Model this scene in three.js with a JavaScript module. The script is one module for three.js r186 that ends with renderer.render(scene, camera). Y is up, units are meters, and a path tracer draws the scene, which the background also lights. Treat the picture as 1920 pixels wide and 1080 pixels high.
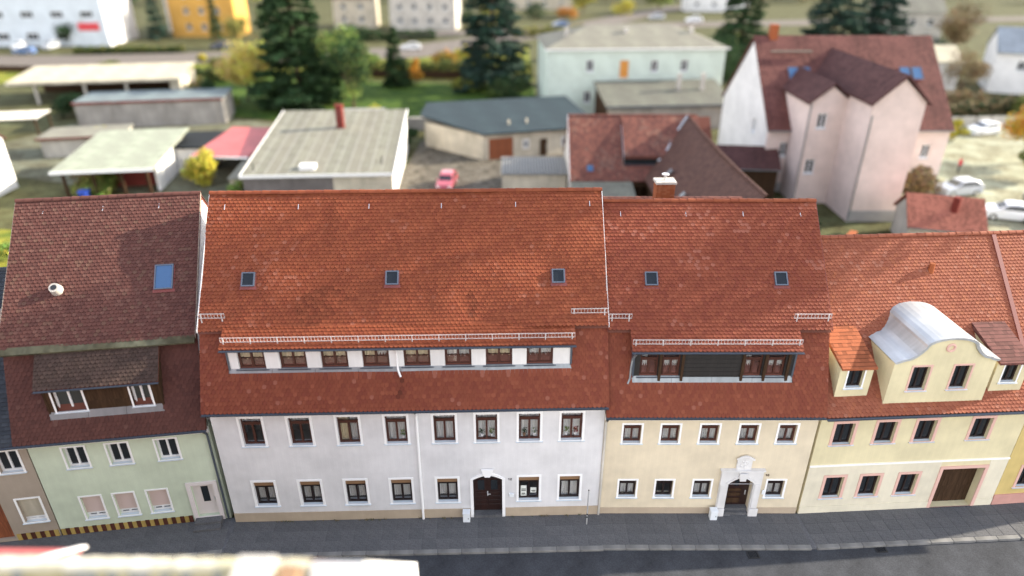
import * as THREE from 'three';
import { mergeGeometries } from 'three/addons/utils/BufferGeometryUtils.js';
import { RoundedBoxGeometry } from 'three/addons/geometries/RoundedBoxGeometry.js';
import { MarchingCubes } from 'three/addons/objects/MarchingCubes.js';
import { FontLoader } from 'three/addons/loaders/FontLoader.js';
import { TextGeometry } from 'three/addons/geometries/TextGeometry.js';

// ---------- camera, sky, sun, exposure ----------
const scene = new THREE.Scene();
const R = d => d * Math.PI / 180;
const camera = new THREE.PerspectiveCamera(45.75, 16 / 9, 0.5, 1500);
camera.position.set(0, 24, 23.3);
camera.rotation.set(R(-27.3), 0, 0);
camera.focus = 31;
camera.userData.fStop = 0.062;
const renderer = new THREE.WebGLRenderer({ antialias: true });
renderer.toneMapping = THREE.LinearToneMapping;
renderer.toneMappingExposure = 2.8;
const SKY = 0.74;
renderer.shadowMap.enabled = true;
const SUN_E = R(23), SUN_A = R(13);
const sunDir = new THREE.Vector3(Math.cos(SUN_E) * Math.cos(SUN_A), Math.sin(SUN_E), -Math.cos(SUN_E) * Math.sin(SUN_A));
// hazy autumn sky: pale at the horizon, bluer overhead, brighter round the sun
const skyTexture = (() => {
  const w = 256, h = 128, d = new Float32Array(w * h * 4), v = new THREE.Vector3();
  for (let y = 0; y < h; y++) for (let x = 0; x < w; x++) {
    const el = ((y + 0.5) / h - 0.5) * Math.PI, az = ((x + 0.5) / w - 0.5) * 2 * Math.PI;
    v.set(Math.cos(el) * Math.cos(az), Math.sin(el), Math.cos(el) * Math.sin(az));
    const up = Math.max(0, v.y), t = Math.pow(1 - up, 1.6), c = v.dot(sunDir), halo = 0.9 * Math.pow(Math.max(0, c), 6) + 1.6 * Math.pow(Math.max(0, c), 60);
    const i = (y * w + x) * 4, zen = [0.31, 0.41, 0.62], hor = [1.9, 1.84, 1.78], k = SKY;
    for (let q = 0; q < 3; q++) d[i + q] = k * (zen[q] + (hor[q] - zen[q]) * t + halo * [1, 0.92, 0.78][q]);
    d[i + 3] = 1;
  }
  const t = new THREE.DataTexture(d, w, h, THREE.RGBAFormat, THREE.FloatType); t.mapping = THREE.EquirectangularReflectionMapping; t.magFilter = THREE.LinearFilter; t.minFilter = THREE.LinearFilter; t.needsUpdate = true; return t;
})();
scene.background = skyTexture; scene.environment = skyTexture;
const sun = new THREE.DirectionalLight(new THREE.Color().setRGB(1, 0.9, 0.74), 5);
sun.position.copy(sunDir).multiplyScalar(300);
sun.castShadow = true;
sun.shadow.mapSize.set(4096, 4096);
Object.assign(sun.shadow.camera, { left: -140, right: 140, top: 140, bottom: -140, near: 1, far: 700 });
sun.shadow.radius = 1.2;
scene.add(sun); scene.add(sun.target);

// ---------- random, noise, textures ----------
function rngOf(seed) { let a = seed >>> 0; return () => { a = (a + 0x6D2B79F5) | 0; let t = Math.imul(a ^ (a >>> 15), 1 | a); t = (t + Math.imul(t ^ (t >>> 7), 61 | t)) ^ t; return ((t ^ (t >>> 14)) >>> 0) / 4294967296; }; }
const rnd = rngOf(7);
const hash = (x, y, s) => { let h = Math.imul(x | 0, 374761393) ^ Math.imul(y | 0, 668265263) ^ Math.imul(s | 0, 1274126177); h = Math.imul(h ^ (h >>> 13), 1274126177); return ((h ^ (h >>> 16)) >>> 0) / 4294967296; };
function vnoise(x, y, s, p = 1 << 20) {
  const xi = Math.floor(x), yi = Math.floor(y); let fx = x - xi, fy = y - yi;
  fx = fx * fx * (3 - 2 * fx); fy = fy * fy * (3 - 2 * fy);
  const w = v => ((v % p) + p) % p;
  const a = hash(w(xi), w(yi), s), b = hash(w(xi + 1), w(yi), s), c = hash(w(xi), w(yi + 1), s), d = hash(w(xi + 1), w(yi + 1), s);
  return a + (b - a) * fx + (c - a) * fy + (a - b - c + d) * fx * fy;
}
function fbm(x, y, s, p, o = 4) { let v = 0, a = 0.5, t = 0; for (let i = 0; i < o; i++) { v += a * vnoise(x, y, s + i * 17, p); t += a; a *= 0.55; x *= 2; y *= 2; p *= 2; } return v / t; }
function tex(n, metres, f, srgb) {
  const d = new Uint8Array(n * n * 4);
  for (let y = 0; y < n; y++) for (let x = 0; x < n; x++) {
    const v = f(x / n, y / n); const i = (y * n + x) * 4;
    const c = Array.isArray(v) ? v : [v, v, v];
    for (let k = 0; k < 3; k++) d[i + k] = Math.max(0, Math.min(255, Math.round(c[k] * 255)));
    d[i + 3] = 255;
  }
  const t = new THREE.DataTexture(d, n, n); t.wrapS = t.wrapT = THREE.RepeatWrapping; t.magFilter = THREE.LinearFilter; t.minFilter = THREE.LinearMipmapLinearFilter; t.generateMipmaps = true;
  if (srgb) t.colorSpace = THREE.SRGBColorSpace;
  t.repeat.set(1 / metres, 1 / metres); t.needsUpdate = true; return t;
}
const T = {
  stucco: tex(512, 5, (u, v) => 0.86 + 0.13 * fbm(u * 6, v * 6, 3, 6, 6) + 0.035 * (fbm(u * 48, v * 3, 33, 3, 3) - 0.5) - 0.05 * Math.max(0, fbm(u * 14, v * 9, 35, 1, 3) - 0.62), true),
  stuccoB: tex(256, 0.8, (u, v) => fbm(u * 32, v * 32, 5, 32, 2)),
  dirty: tex(512, 7, (u, v) => { const a = fbm(u * 5, v * 5, 9, 5, 6), b = fbm(u * 40, v * 3, 31, 40, 2); const k = 0.7 + 0.28 * a + 0.12 * (b - 0.5); return [k, k * 0.99, k * 0.97]; }, true),
  asphalt: tex(512, 3, (u, v) => { const g = fbm(u * 90, v * 90, 11, 90, 2), c = fbm(u * 3, v * 3, 12, 3, 4); const k = 0.72 + 0.2 * (g - 0.5) + 0.3 * (c - 0.5); return [k, k, k * 1.02]; }, true),
  bitumen: tex(512, 4, (u, v) => { const g = fbm(u * 70, v * 12, 21, 70, 3), c = fbm(u * 4, v * 4, 22, 4, 5); const k = 0.82 + 0.24 * (g - 0.5) + 0.14 * (c - 0.5); return [k, k * (0.98 + 0.03 * c), k * 0.94]; }, true),
  wood: tex(256, 1, (u, v) => { const k = 0.75 + 0.35 * (fbm(u * 24, v * 2, 41, 24, 3) - 0.5); return [k, k * 0.97, k * 0.94]; }, true),
  soil: tex(512, 9, (u, v) => { const a = fbm(u * 5, v * 5, 51, 5, 6), b = fbm(u * 50, v * 50, 52, 50, 2); const k = 0.55 + 0.5 * a + 0.3 * (b - 0.5); return [k * (1.04 - 0.1 * a), k, k * (0.82 + 0.1 * a)]; }, true),
  lawn: tex(512, 6, (u, v) => { const a = fbm(u * 5, v * 5, 61, 5, 5), b = fbm(u * 80, v * 80, 62, 80, 2); const k = 0.55 + 0.5 * a + 0.4 * (b - 0.5); return [k * (0.8 + 0.4 * a), k, k * 0.8]; }, true),
  cobble: tex(512, 4, (u, v) => { const n = 22; const gy = v * n, r = Math.floor(gy), gx = u * n + (r % 2) * 0.5, c = Math.floor(gx); const e = Math.min(gx - c, 1 - gx + c, gy - r, 1 - gy + r); const k = (0.6 + 0.4 * hash(c % n, r, 71)) * (e < 0.1 ? 0.55 : 1) * (0.7 + 0.6 * fbm(u * 4, v * 4, 72, 4, 4)); return [k, k * 0.97, k * 0.92]; }, true),
  far: tex(512, 6.4, (u, v) => { const n = 32; const gy = v * n, r = Math.floor(gy), gx = u * n + (r % 2) * 0.5, c = Math.floor(gx); const f = gy - r; const k = (0.8 + 0.25 * hash(c % n, r, 81)) * (f < 0.18 ? 0.72 : 1) * (0.8 + 0.4 * fbm(u * 4, v * 4, 82, 4, 4)); return k; }, true),
};
const L3 = (r, g, b) => new THREE.Color().setRGB(r, g, b);
const M = {};
function mk(name, col, rough = 0.8, o = {}) { const m = new THREE.MeshPhysicalMaterial({ color: L3(...col), roughness: rough, specularIntensity: rough > 0.7 ? 0.25 : 1, side: THREE.DoubleSide, ...o }); m.name = name; M[name] = m; return m; }
const plaster = (name, col) => mk(name, col, 0.92, { map: T.stucco, bumpMap: T.stuccoB, bumpScale: 0.004 });
plaster('lavender', [0.80, 0.785, 0.785]); plaster('cream', [0.79, 0.68, 0.50]); plaster('white', [0.86, 0.85, 0.83]);
plaster('mintLeft', [0.66, 0.735, 0.57]); plaster('taupe', [0.42, 0.35, 0.28]); plaster('yellow', [0.78, 0.69, 0.44]); plaster('paleYellow', [0.82, 0.75, 0.58]);
plaster('ochre', [0.72, 0.55, 0.22]); plaster('salmon', [0.66, 0.36, 0.30]); plaster('pink', [0.80, 0.66, 0.60]); plaster('mintFar', [0.66, 0.755, 0.67]);
plaster('plinthTan', [0.52, 0.42, 0.31]); plaster('paleBlue', [0.74, 0.80, 0.84]); plaster('orangeWall', [0.72, 0.40, 0.10]); plaster('greyWall', [0.42, 0.41, 0.40]);
mk('dirtyWhite', [0.74, 0.71, 0.66], 0.9, { map: T.dirty }); mk('concrete', [0.46, 0.44, 0.42], 0.95, { map: T.dirty }); mk('creamShed', [0.74, 0.68, 0.56], 0.9, { map: T.dirty });
mk('roughcast', [0.24, 0.22, 0.22], 0.95, { map: T.dirty, bumpMap: T.stuccoB, bumpScale: 0.02 });
mk('trim', [0.88, 0.87, 0.86], 0.55); mk('sandstone', [0.80, 0.78, 0.76], 0.8, { map: T.stucco });
mk('zinc', [0.36, 0.40, 0.44], 0.42, { metalness: 0.55, map: T.dirty }); mk('gutterZinc', [0.075, 0.09, 0.115], 0.45, { metalness: 0.4 }); mk('zincDark', [0.12, 0.14, 0.17], 0.4, { metalness: 0.5 });
mk('sillZinc', [0.62, 0.68, 0.72], 0.45, { metalness: 0.15 });
mk('steel', [0.72, 0.73, 0.74], 0.35, { metalness: 0.6 }); mk('guard', [0.52, 0.50, 0.49], 0.5);
mk('brownFrame', [0.13, 0.042, 0.026], 0.45, { map: T.wood }); mk('darkFrame', [0.03, 0.014, 0.012], 0.45, { map: T.wood }); mk('whiteFrame', [0.8, 0.8, 0.8], 0.4);
mk('door', [0.045, 0.018, 0.014], 0.4, { map: T.wood }); mk('cladding', [0.03, 0.027, 0.026], 0.65, { map: T.wood }); mk('blind', [0.25, 0.145, 0.075], 0.7);
mk('room', [0.30, 0.27, 0.24], 0.95); mk('deck', [0.14, 0.055, 0.04], 0.95); mk('apron', [0.16, 0.035, 0.028], 0.6);
mk('glassDark', [0.02, 0.024, 0.028], 0.06); mk('glassRoof', [0.016, 0.02, 0.025], 0.08, { specularIntensity: 0.45 }); mk('glassSkyTint', [0.05, 0.11, 0.22], 0.06);  // blue of the skylight panes: a sky reflection painted into the colour
M.glass = new THREE.MeshPhysicalMaterial({ color: 0xffffff, roughness: 0.02, transmission: 1, thickness: 0, ior: 1.5 });
M.net = new THREE.MeshPhysicalMaterial({ color: L3(0.78, 0.77, 0.74), roughness: 1, transmission: 0.35, thickness: 0, side: THREE.DoubleSide });
M.netWarm = new THREE.MeshPhysicalMaterial({ color: L3(0.78, 0.66, 0.42), roughness: 1, transmission: 0.3, thickness: 0, side: THREE.DoubleSide });
mk('asphalt', [0.10, 0.105, 0.113], 0.88, { map: T.asphalt }); mk('slabA', [0.235, 0.234, 0.231], 0.9, { map: T.asphalt }); mk('slabB', [0.247, 0.245, 0.242], 0.9, { map: T.asphalt }); mk('slabC', [0.222, 0.222, 0.22], 0.9, { map: T.asphalt });
mk('kerb', [0.27, 0.27, 0.27], 0.85, { map: T.dirty }); mk('bed', [0.23, 0.23, 0.235], 0.95, { map: T.asphalt });
mk('bitumen', [0.285, 0.276, 0.245], 0.9, { map: T.bitumen }); mk('bitumenB', [0.30, 0.29, 0.258], 0.9, { map: T.bitumen }); mk('bitumenC', [0.27, 0.264, 0.236], 0.9, { map: T.bitumen });
mk('seam', [0.34, 0.33, 0.295], 0.9); mk('brickRed', [0.26, 0.055, 0.045], 0.85, { map: T.dirty }); mk('brickOrange', [0.42, 0.13, 0.055], 0.85, { map: T.dirty });
mk('corrugated', [0.36, 0.36, 0.35], 0.6, { metalness: 0.2, map: T.dirty }); mk('tarpaper', [0.022, 0.026, 0.032], 0.75, { map: T.bitumen }); mk('slateBlue', [0.05, 0.072, 0.092], 0.75, { map: T.bitumen });
mk('farRoof', [0.15, 0.062, 0.052], 0.8, { map: T.far, bumpMap: T.far, bumpScale: 0.02 }); mk('farRoofDark', [0.105, 0.05, 0.046], 0.8, { map: T.far, bumpMap: T.far, bumpScale: 0.02 });
mk('greyRoof', [0.30, 0.29, 0.265], 0.9, { map: T.bitumen }); mk('sageRoof', [0.42, 0.45, 0.39], 0.85, { map: T.bitumen }); mk('redSheet', [0.56, 0.12, 0.12], 0.6, { map: T.dirty }); mk('creamSheet', [0.66, 0.60, 0.50], 0.8, { map: T.bitumen });
mk('timber', [0.10, 0.06, 0.035], 0.85, { map: T.wood }); mk('orangePaint', [0.62, 0.27, 0.05], 0.6); mk('garageDoor', [0.42, 0.13, 0.05], 0.6, { map: T.wood });
mk('soil', [0.125, 0.12, 0.07], 1, { map: T.soil }); mk('lawn', [0.07, 0.13, 0.03], 1, { map: T.lawn }); mk('cobble', [0.22, 0.205, 0.18], 0.95, { map: T.cobble }); mk('court', [0.20, 0.19, 0.17], 0.95, { map: T.soil }); mk('zincBright', [0.72, 0.75, 0.78], 0.35, { metalness: 0.35, map: T.dirty }); mk('brickPale', [0.46, 0.17, 0.085], 0.85, { map: T.dirty }); mk('gravelLot', [0.42, 0.40, 0.37], 0.95, { map: T.soil }); mk('farRoad', [0.30, 0.26, 0.215], 0.9, { map: T.asphalt }); mk('meadow', [0.24, 0.26, 0.06], 1, { map: T.lawn });
mk('pole', [0.62, 0.62, 0.62], 0.4, { metalness: 0.5 }); mk('black', [0.015, 0.015, 0.016], 0.5); mk('rubber', [0.02, 0.02, 0.02], 0.85); mk('green', [0.02, 0.05, 0.025], 0.6); mk('binBlue', [0.02, 0.06, 0.35], 0.5); mk('plasticGrey', [0.72, 0.75, 0.77], 0.5);
mk('lampGlass', [0.7, 0.7, 0.68], 0.15); mk('tailRed', [0.4, 0.01, 0.01], 0.3); mk('signRed', [0.62, 0.05, 0.06], 0.5); mk('bark', [0.08, 0.055, 0.04], 0.95); mk('leafMat', [1, 1, 1], 0.85, { vertexColors: true }); mk('paper', [0.72, 0.74, 0.68], 0.8); mk('ink', [0.06, 0.06, 0.06], 0.8); mk('skin', [0.5, 0.3, 0.22], 0.7); mk('jacket', [0.5, 0.02, 0.04], 0.8); mk('trousers', [0.03, 0.035, 0.05], 0.9); mk('hairDark', [0.03, 0.02, 0.015], 0.9);
mk('clinkerY', [0.58, 0.42, 0.14], 0.8, { map: T.dirty }); mk('clinkerR', [0.13, 0.05, 0.035], 0.8, { map: T.dirty }); mk('shutter', [0.60, 0.47, 0.43], 0.7); mk('doorPale', [0.70, 0.64, 0.62], 0.6);

// ---------- building helpers ----------
const used = new Map();
function numbered(n) { const k = used.get(n) || 0; used.set(n, k + 1); return k ? `${n}_${String(k).padStart(3, '0')}` : n; }
function shade(o) { o.castShadow = true; o.receiveShadow = true; return o; }
function thing(name, label, category, p = [0, 0, 0], ry = 0, group) {
  const o = new THREE.Group(); o.name = numbered(name); o.position.set(...p); o.rotation.y = ry; o.userData = { label, category }; if (group) o.userData.group = group; scene.add(o); return o;
}
function metres(g) {
  const p = g.attributes.position, n = g.attributes.normal, uv = new Float32Array(p.count * 2);
  for (let i = 0; i < p.count; i++) {
    const ax = Math.abs(n.getX(i)), ay = Math.abs(n.getY(i)), az = Math.abs(n.getZ(i));
    if (ax > ay && ax > az) { uv[i * 2] = p.getZ(i); uv[i * 2 + 1] = p.getY(i); }
    else if (ay > az) { uv[i * 2] = p.getX(i); uv[i * 2 + 1] = p.getZ(i); }
    else { uv[i * 2] = p.getX(i); uv[i * 2 + 1] = p.getY(i); }
  }
  g.setAttribute('uv', new THREE.BufferAttribute(uv, 2)); return g;
}
function join(list) { return list.length === 1 ? list[0] : mergeGeometries(list.map(g => { const c = g.index ? g.toNonIndexed() : g; for (const k of Object.keys(c.attributes)) if (!['position', 'normal', 'uv', 'color'].includes(k)) c.deleteAttribute(k); return c; }), false); }
function part(parent, name, geo, mat, p, ry) {
  const g = Array.isArray(geo) ? join(geo) : geo;
  if (!g.userData.own) { metres(g); g.userData.own = true; }
  const m = shade(new THREE.Mesh(g, mat)); m.name = name; if (p) m.position.set(...p); if (ry) m.rotation.y = ry; parent.add(m); return m;
}
function structure(name, geo, mat) { const m = part(scene, numbered(name), geo, mat); m.userData.kind = 'structure'; return m; }
const bx = (x0, x1, y0, y1, z0, z1) => { const g = new THREE.BoxGeometry(x1 - x0, y1 - y0, z1 - z0); g.translate((x0 + x1) / 2, (y0 + y1) / 2, (z0 + z1) / 2); return g; };
const rbx = (x0, x1, y0, y1, z0, z1, r = 0.02) => { const g = new RoundedBoxGeometry(x1 - x0, y1 - y0, z1 - z0, 2, r); g.translate((x0 + x1) / 2, (y0 + y1) / 2, (z0 + z1) / 2); return g; };
const shapeOf = pts => { const s = new THREE.Shape(); pts.forEach(([a, b], i) => i ? s.lineTo(a, b) : s.moveTo(a, b)); s.closePath(); return s; };
// section polygon in (d, h), d growing away from the street, drawn out along x from u0 to u1
const sect = (pts, u0, u1) => { const g = new THREE.ExtrudeGeometry(shapeOf(pts), { depth: u1 - u0, bevelEnabled: false }); g.rotateY(Math.PI / 2); g.translate(u0, 0, 0); return g; };
// outline in (x, y), front face at z1
const plate = (pts, z0, z1, holes = []) => { const s = shapeOf(pts); for (const h of holes) { const q = new THREE.Path(); h.forEach(([a, b], i) => i ? q.lineTo(a, b) : q.moveTo(a, b)); q.closePath(); s.holes.push(q); } const g = new THREE.ExtrudeGeometry(s, { depth: z1 - z0, bevelEnabled: false }); g.translate(0, 0, z0); return g; };
const tube = (pts, r, seg = 8, n = 24) => new THREE.TubeGeometry(new THREE.CatmullRomCurve3(pts.map(p => new THREE.Vector3(...p)), false, 'catmullrom', 0.1), n, r, seg, false);
const rect = (x0, x1, y0, y1) => [[x0, y0], [x1, y0], [x1, y1], [x0, y1]];
const arch = (x0, x1, y0, ys, yt, n = 10) => { const p = [[x0, y0], [x1, y0], [x1, ys]]; for (let i = 1; i < n; i++) { const t = i / n; p.push([x1 + (x0 - x1) * t, ys + (yt - ys) * Math.sin(Math.PI * t)]); } p.push([x0, ys]); return p; };
const V = (x, y, z) => new THREE.Vector3(x, y, z);

// ---------- roof tiles ----------
const PALS = {};
function clay(name, col, roughness, o = {}) { const m = new THREE.MeshPhysicalMaterial({ color: L3(...col), roughness, specularIntensity: 0.3, side: THREE.DoubleSide, ...o }); m.name = name; return m; }
function palette(name, cols, rough = 0.62) { PALS[name] = { cols, mats: cols.map((c, i) => clay(`${name}Tile${i}`, c, rough)), merged: clay(`${name}Tiles`, [1, 1, 1], rough, { vertexColors: true }) }; }
palette('orange', [[0.1935, 0.0522, 0.0225], [0.1818, 0.0477, 0.0212], [0.2052, 0.0567, 0.0252], [0.171, 0.0432, 0.0198], [0.2088, 0.063, 0.0324], [0.2358, 0.081, 0.0468]], 0.6);
palette('russet', [[0.1838, 0.0479, 0.0248], [0.1744, 0.0445, 0.0231], [0.1941, 0.0522, 0.0265], [0.1642, 0.0402, 0.0222], [0.218, 0.0616, 0.0325], [0.2394, 0.0812, 0.0513]], 0.6);
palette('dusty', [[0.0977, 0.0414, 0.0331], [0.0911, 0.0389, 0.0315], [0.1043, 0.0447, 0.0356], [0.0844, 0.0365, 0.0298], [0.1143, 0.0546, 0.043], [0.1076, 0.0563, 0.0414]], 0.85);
palette('rose', [[0.25, 0.082, 0.046], [0.24, 0.077, 0.044], [0.262, 0.088, 0.05], [0.228, 0.071, 0.04], [0.275, 0.092, 0.048], [0.28, 0.108, 0.068]], 0.8);
palette('barn', [[0.1648, 0.0659, 0.0499], [0.1435, 0.0595, 0.0456], [0.1859, 0.0744, 0.0553], [0.1254, 0.0531, 0.0425], [0.2125, 0.101, 0.0722], [0.1594, 0.085, 0.0659]], 0.8);
palette('brown', [[0.105, 0.055, 0.042], [0.095, 0.05, 0.039], [0.115, 0.061, 0.046], [0.085, 0.045, 0.036], [0.135, 0.075, 0.056], [0.105, 0.064, 0.05]], 0.85);
palette('shadeBrown', [[0.06, 0.04, 0.033], [0.055, 0.037, 0.03], [0.066, 0.044, 0.036], [0.05, 0.034, 0.028], [0.075, 0.05, 0.04], [0.07, 0.05, 0.04]], 0.9);  // green house dormer tiles: the neighbour's shadow put into the colour
palette('lichen', [[0.28, 0.25, 0.17], [0.24, 0.24, 0.20], [0.36, 0.31, 0.16], [0.20, 0.21, 0.19], [0.42, 0.36, 0.2], [0.26, 0.25, 0.22]], 0.9);
palette('lichenRidge', [[0.5, 0.46, 0.34], [0.56, 0.52, 0.4], [0.46, 0.42, 0.28], [0.6, 0.56, 0.46], [0.5, 0.45, 0.3], [0.55, 0.5, 0.38]], 0.9);
palette('slate', [[0.045, 0.05, 0.058], [0.04, 0.045, 0.052], [0.05, 0.056, 0.064], [0.035, 0.04, 0.047], [0.06, 0.065, 0.072], [0.05, 0.055, 0.06]], 0.7);
// arcs: outline of a tile's lower end: 'beaver' is a rounded tail, 'flat' a straight one
function tileField(parent, { O, U, S, W, len, tw = 0.18, gauge = 0.154, pal, mask, und = () => 0, singles = 0, tail = 0.05, seed = 1, patch = () => 0, name = 'roof_tiles', thick = 0.037, stain = null }) {
  const N = new THREE.Vector3().crossVectors(U, S).normalize(), P = PALS[pal], rg = rngOf(seed);
  const pos = [], nor = [], col = [], a = V(), b = V(), c = V(), nn = V();
  const at = (u, s, h) => V(O.x + U.x * u + S.x * s + N.x * h, O.y + U.y * u + S.y * s + N.y * h, O.z + U.z * u + S.z * s + N.z * h);
  const tri = (p, q, r, k) => { nn.crossVectors(a.subVectors(q, p), b.subVectors(r, p)).normalize(); for (const v of [p, q, r]) { pos.push(v.x, v.y, v.z); nor.push(nn.x, nn.y, nn.z); col.push(k[0], k[1], k[2]); } };
  let left = singles, tileGeo = null;
  const rows = Math.ceil(len / gauge - 0.3), hb = thick * 1.75, ht = thick * 0.4;
  for (let j = 0; j < rows; j++) {
    const s0 = j * gauge, s1 = Math.min(s0 + gauge * 1.95, len + 0.01), off = (j % 2) * tw / 2;
    for (let i = -1; (i - 0.5) * tw + off < W; i++) {
      const uc = i * tw + off + tw / 2; const u0 = Math.max(0, uc - tw / 2 + 0.003), u1 = Math.min(W, uc + tw / 2 - 0.003);
      const r1 = rg(), r2 = rg(), r3 = rg(), r4 = rg();
      if (u1 - u0 < 0.04) continue;
      if (mask && !mask((u0 + u1) / 2, s0 + gauge * 0.6)) continue;
      const pk = patch(uc, s0); let ci = Math.floor(r1 * 4); if (r2 < pk) ci = 4 + (r1 > 0.6 ? 1 : 0); else if (r2 > 0.985) ci = 4;
      if (left > 0 && u1 - u0 > tw - 0.01) {
        if (!tileGeo) tileGeo = oneTile(tw - 0.006, gauge * 1.95, tail, hb, ht, thick);
        const m = shade(new THREE.Mesh(tileGeo, P.mats[ci])); m.name = 'roof_tile';
        m.matrix.makeBasis(U, S, N).setPosition(at(uc, s0, und(uc, s0) + (r3 - 0.5) * 0.004)); m.matrix.decompose(m.position, m.quaternion, m.scale); parent.add(m); left--; continue;
      }
      const base = P.cols[ci], f = (0.95 + 0.1 * r4) * (stain ? stain(uc, s0) : 1), k = [base[0] * f, base[1] * f, base[2] * f];
      const dl = (r3 - 0.5) * 0.006, n = 4, lo = [], un = [];
      for (let q = 0; q <= n; q++) { const u = u0 + (u1 - u0) * q / n, e = (u - uc) / (tw / 2); const s = s0 + tail * e * e; const h = hb + und(u, s) + dl + (r2 - 0.5) * 0.004 * e; lo.push(at(u, s, h)); un.push(at(u, s, h - thick)); }
      const tr = at(u1, s1, ht + und(u1, s1)), tl = at(u0, s1, ht + und(u0, s1));
      tri(tl, lo[0], lo[1], k); tri(tl, lo[1], lo[2], k); tri(tl, lo[2], tr, k); tri(tr, lo[2], lo[3], k); tri(tr, lo[3], lo[4], k);
      for (let q = 0; q < n; q++) { tri(lo[q], un[q], un[q + 1], k); tri(lo[q], un[q + 1], lo[q + 1], k); }
    }
  }
  if (!pos.length) return;
  const g = new THREE.BufferGeometry(); g.setAttribute('position', new THREE.Float32BufferAttribute(pos, 3)); g.setAttribute('normal', new THREE.Float32BufferAttribute(nor, 3)); g.setAttribute('color', new THREE.Float32BufferAttribute(col, 3));
  const m = part(parent, name, g, P.merged); m.userData.kind = 'stuff'; return m;
}
function oneTile(w, l, tail, hb, ht, thick) {
  const pos = [], n = 4, lo = [], un = []; const P = (u, s, h) => [u, s, h];
  for (let q = 0; q <= n; q++) { const u = -w / 2 + w * q / n, e = u / (w / 2), s = tail * e * e; lo.push(P(u, s, hb)); un.push(P(u, s, hb - thick)); }
  const tr = P(w / 2, l, ht), tl = P(-w / 2, l, ht); const t = (a, b, c) => pos.push(...a, ...b, ...c);
  t(tl, lo[0], lo[1]); t(tl, lo[1], lo[2]); t(tl, lo[2], tr); t(tr, lo[2], lo[3]); t(tr, lo[3], lo[4]);
  for (let q = 0; q < n; q++) { t(lo[q], un[q], un[q + 1]); t(lo[q], un[q + 1], lo[q + 1]); }
  const g = new THREE.BufferGeometry(); g.setAttribute('position', new THREE.Float32BufferAttribute(pos, 3)); g.computeVertexNormals(); metres(g); g.userData.own = true; return g;
}
// tiles on the sloping plane between two points (d, h) of a house section
function slopeTiles(parent, p, q, u0, u1, o) {
  const dx = q[0] - p[0], dy = q[1] - p[1], len = Math.hypot(dx, dy);
  return tileField(parent, { O: V(u0, p[1], -p[0]), U: V(1, 0, 0), S: V(0, dy / len, -dx / len), W: u1 - u0, len, ...o });
}
// half round ridge tiles one by one, along x
const ridgeGeos = {};
function ridgeTiles(parent, u0, u1, d, h, pal, r = 0.12, step = 0.375) {
  const key = `${r}_${step}`;
  const geo = ridgeGeos[key] ||= (() => { const n = 8, pos = [], idx = []; const L = step * 1.06; for (let k = 0; k <= 1; k++) for (let w = 0; w <= 1; w++) for (let i = 0; i <= n; i++) { const t = Math.PI * (i / n), rr = r * (k ? 0.9 : 1.05) * (w ? 0.86 : 1); pos.push(k * L, Math.sin(t) * rr, Math.cos(t) * rr); } const id = (k, w, i) => (k * 2 + w) * (n + 1) + i; for (let i = 0; i < n; i++) { idx.push(id(0, 0, i), id(1, 0, i), id(1, 0, i + 1), id(0, 0, i), id(1, 0, i + 1), id(0, 0, i + 1)); idx.push(id(0, 0, i), id(0, 0, i + 1), id(0, 1, i), id(0, 1, i), id(0, 0, i + 1), id(0, 1, i + 1)); idx.push(id(1, 0, i), id(1, 1, i), id(1, 0, i + 1), id(1, 1, i), id(1, 1, i + 1), id(1, 0, i + 1)); } const g = new THREE.BufferGeometry(); g.setAttribute('position', new THREE.Float32BufferAttribute(pos, 3)); g.setIndex(idx); const f = g.toNonIndexed(); f.computeVertexNormals(); return f; })();
  const n = Math.round((u1 - u0) / step), st = (u1 - u0) / n;
  for (let i = 0; i < n; i++) part(parent, 'ridge_tile', geo, PALS[pal].mats[Math.floor(hash(i, 3, 5) * 4) + (hash(i, 8, 2) > 0.75 ? 2 : 0) * 1 > 5 ? 5 : Math.floor(hash(i, 3, 5) * 4)], [u0 + i * st, h + (hash(i, 1, 9) - 0.5) * 0.012, -d]);
}

// ---------- windows ----------
const curtainGeos = {};
function curtain(w, h, folds, amp = 0.025) {
  const key = [w, h, folds].join(); if (curtainGeos[key]) return curtainGeos[key];
  const g = new THREE.PlaneGeometry(w, h, folds * 6, 1), p = g.attributes.position;
  for (let i = 0; i < p.count; i++) { const x = p.getX(i); p.setZ(i, Math.sin((x / w + 0.5) * folds * Math.PI * 2 + Math.sin(x * 9) * 1.2) * amp); }
  g.computeVertexNormals(); g.translate(0, h / 2, 0); return curtainGeos[key] = g;
}
const winGeos = {};
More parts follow.
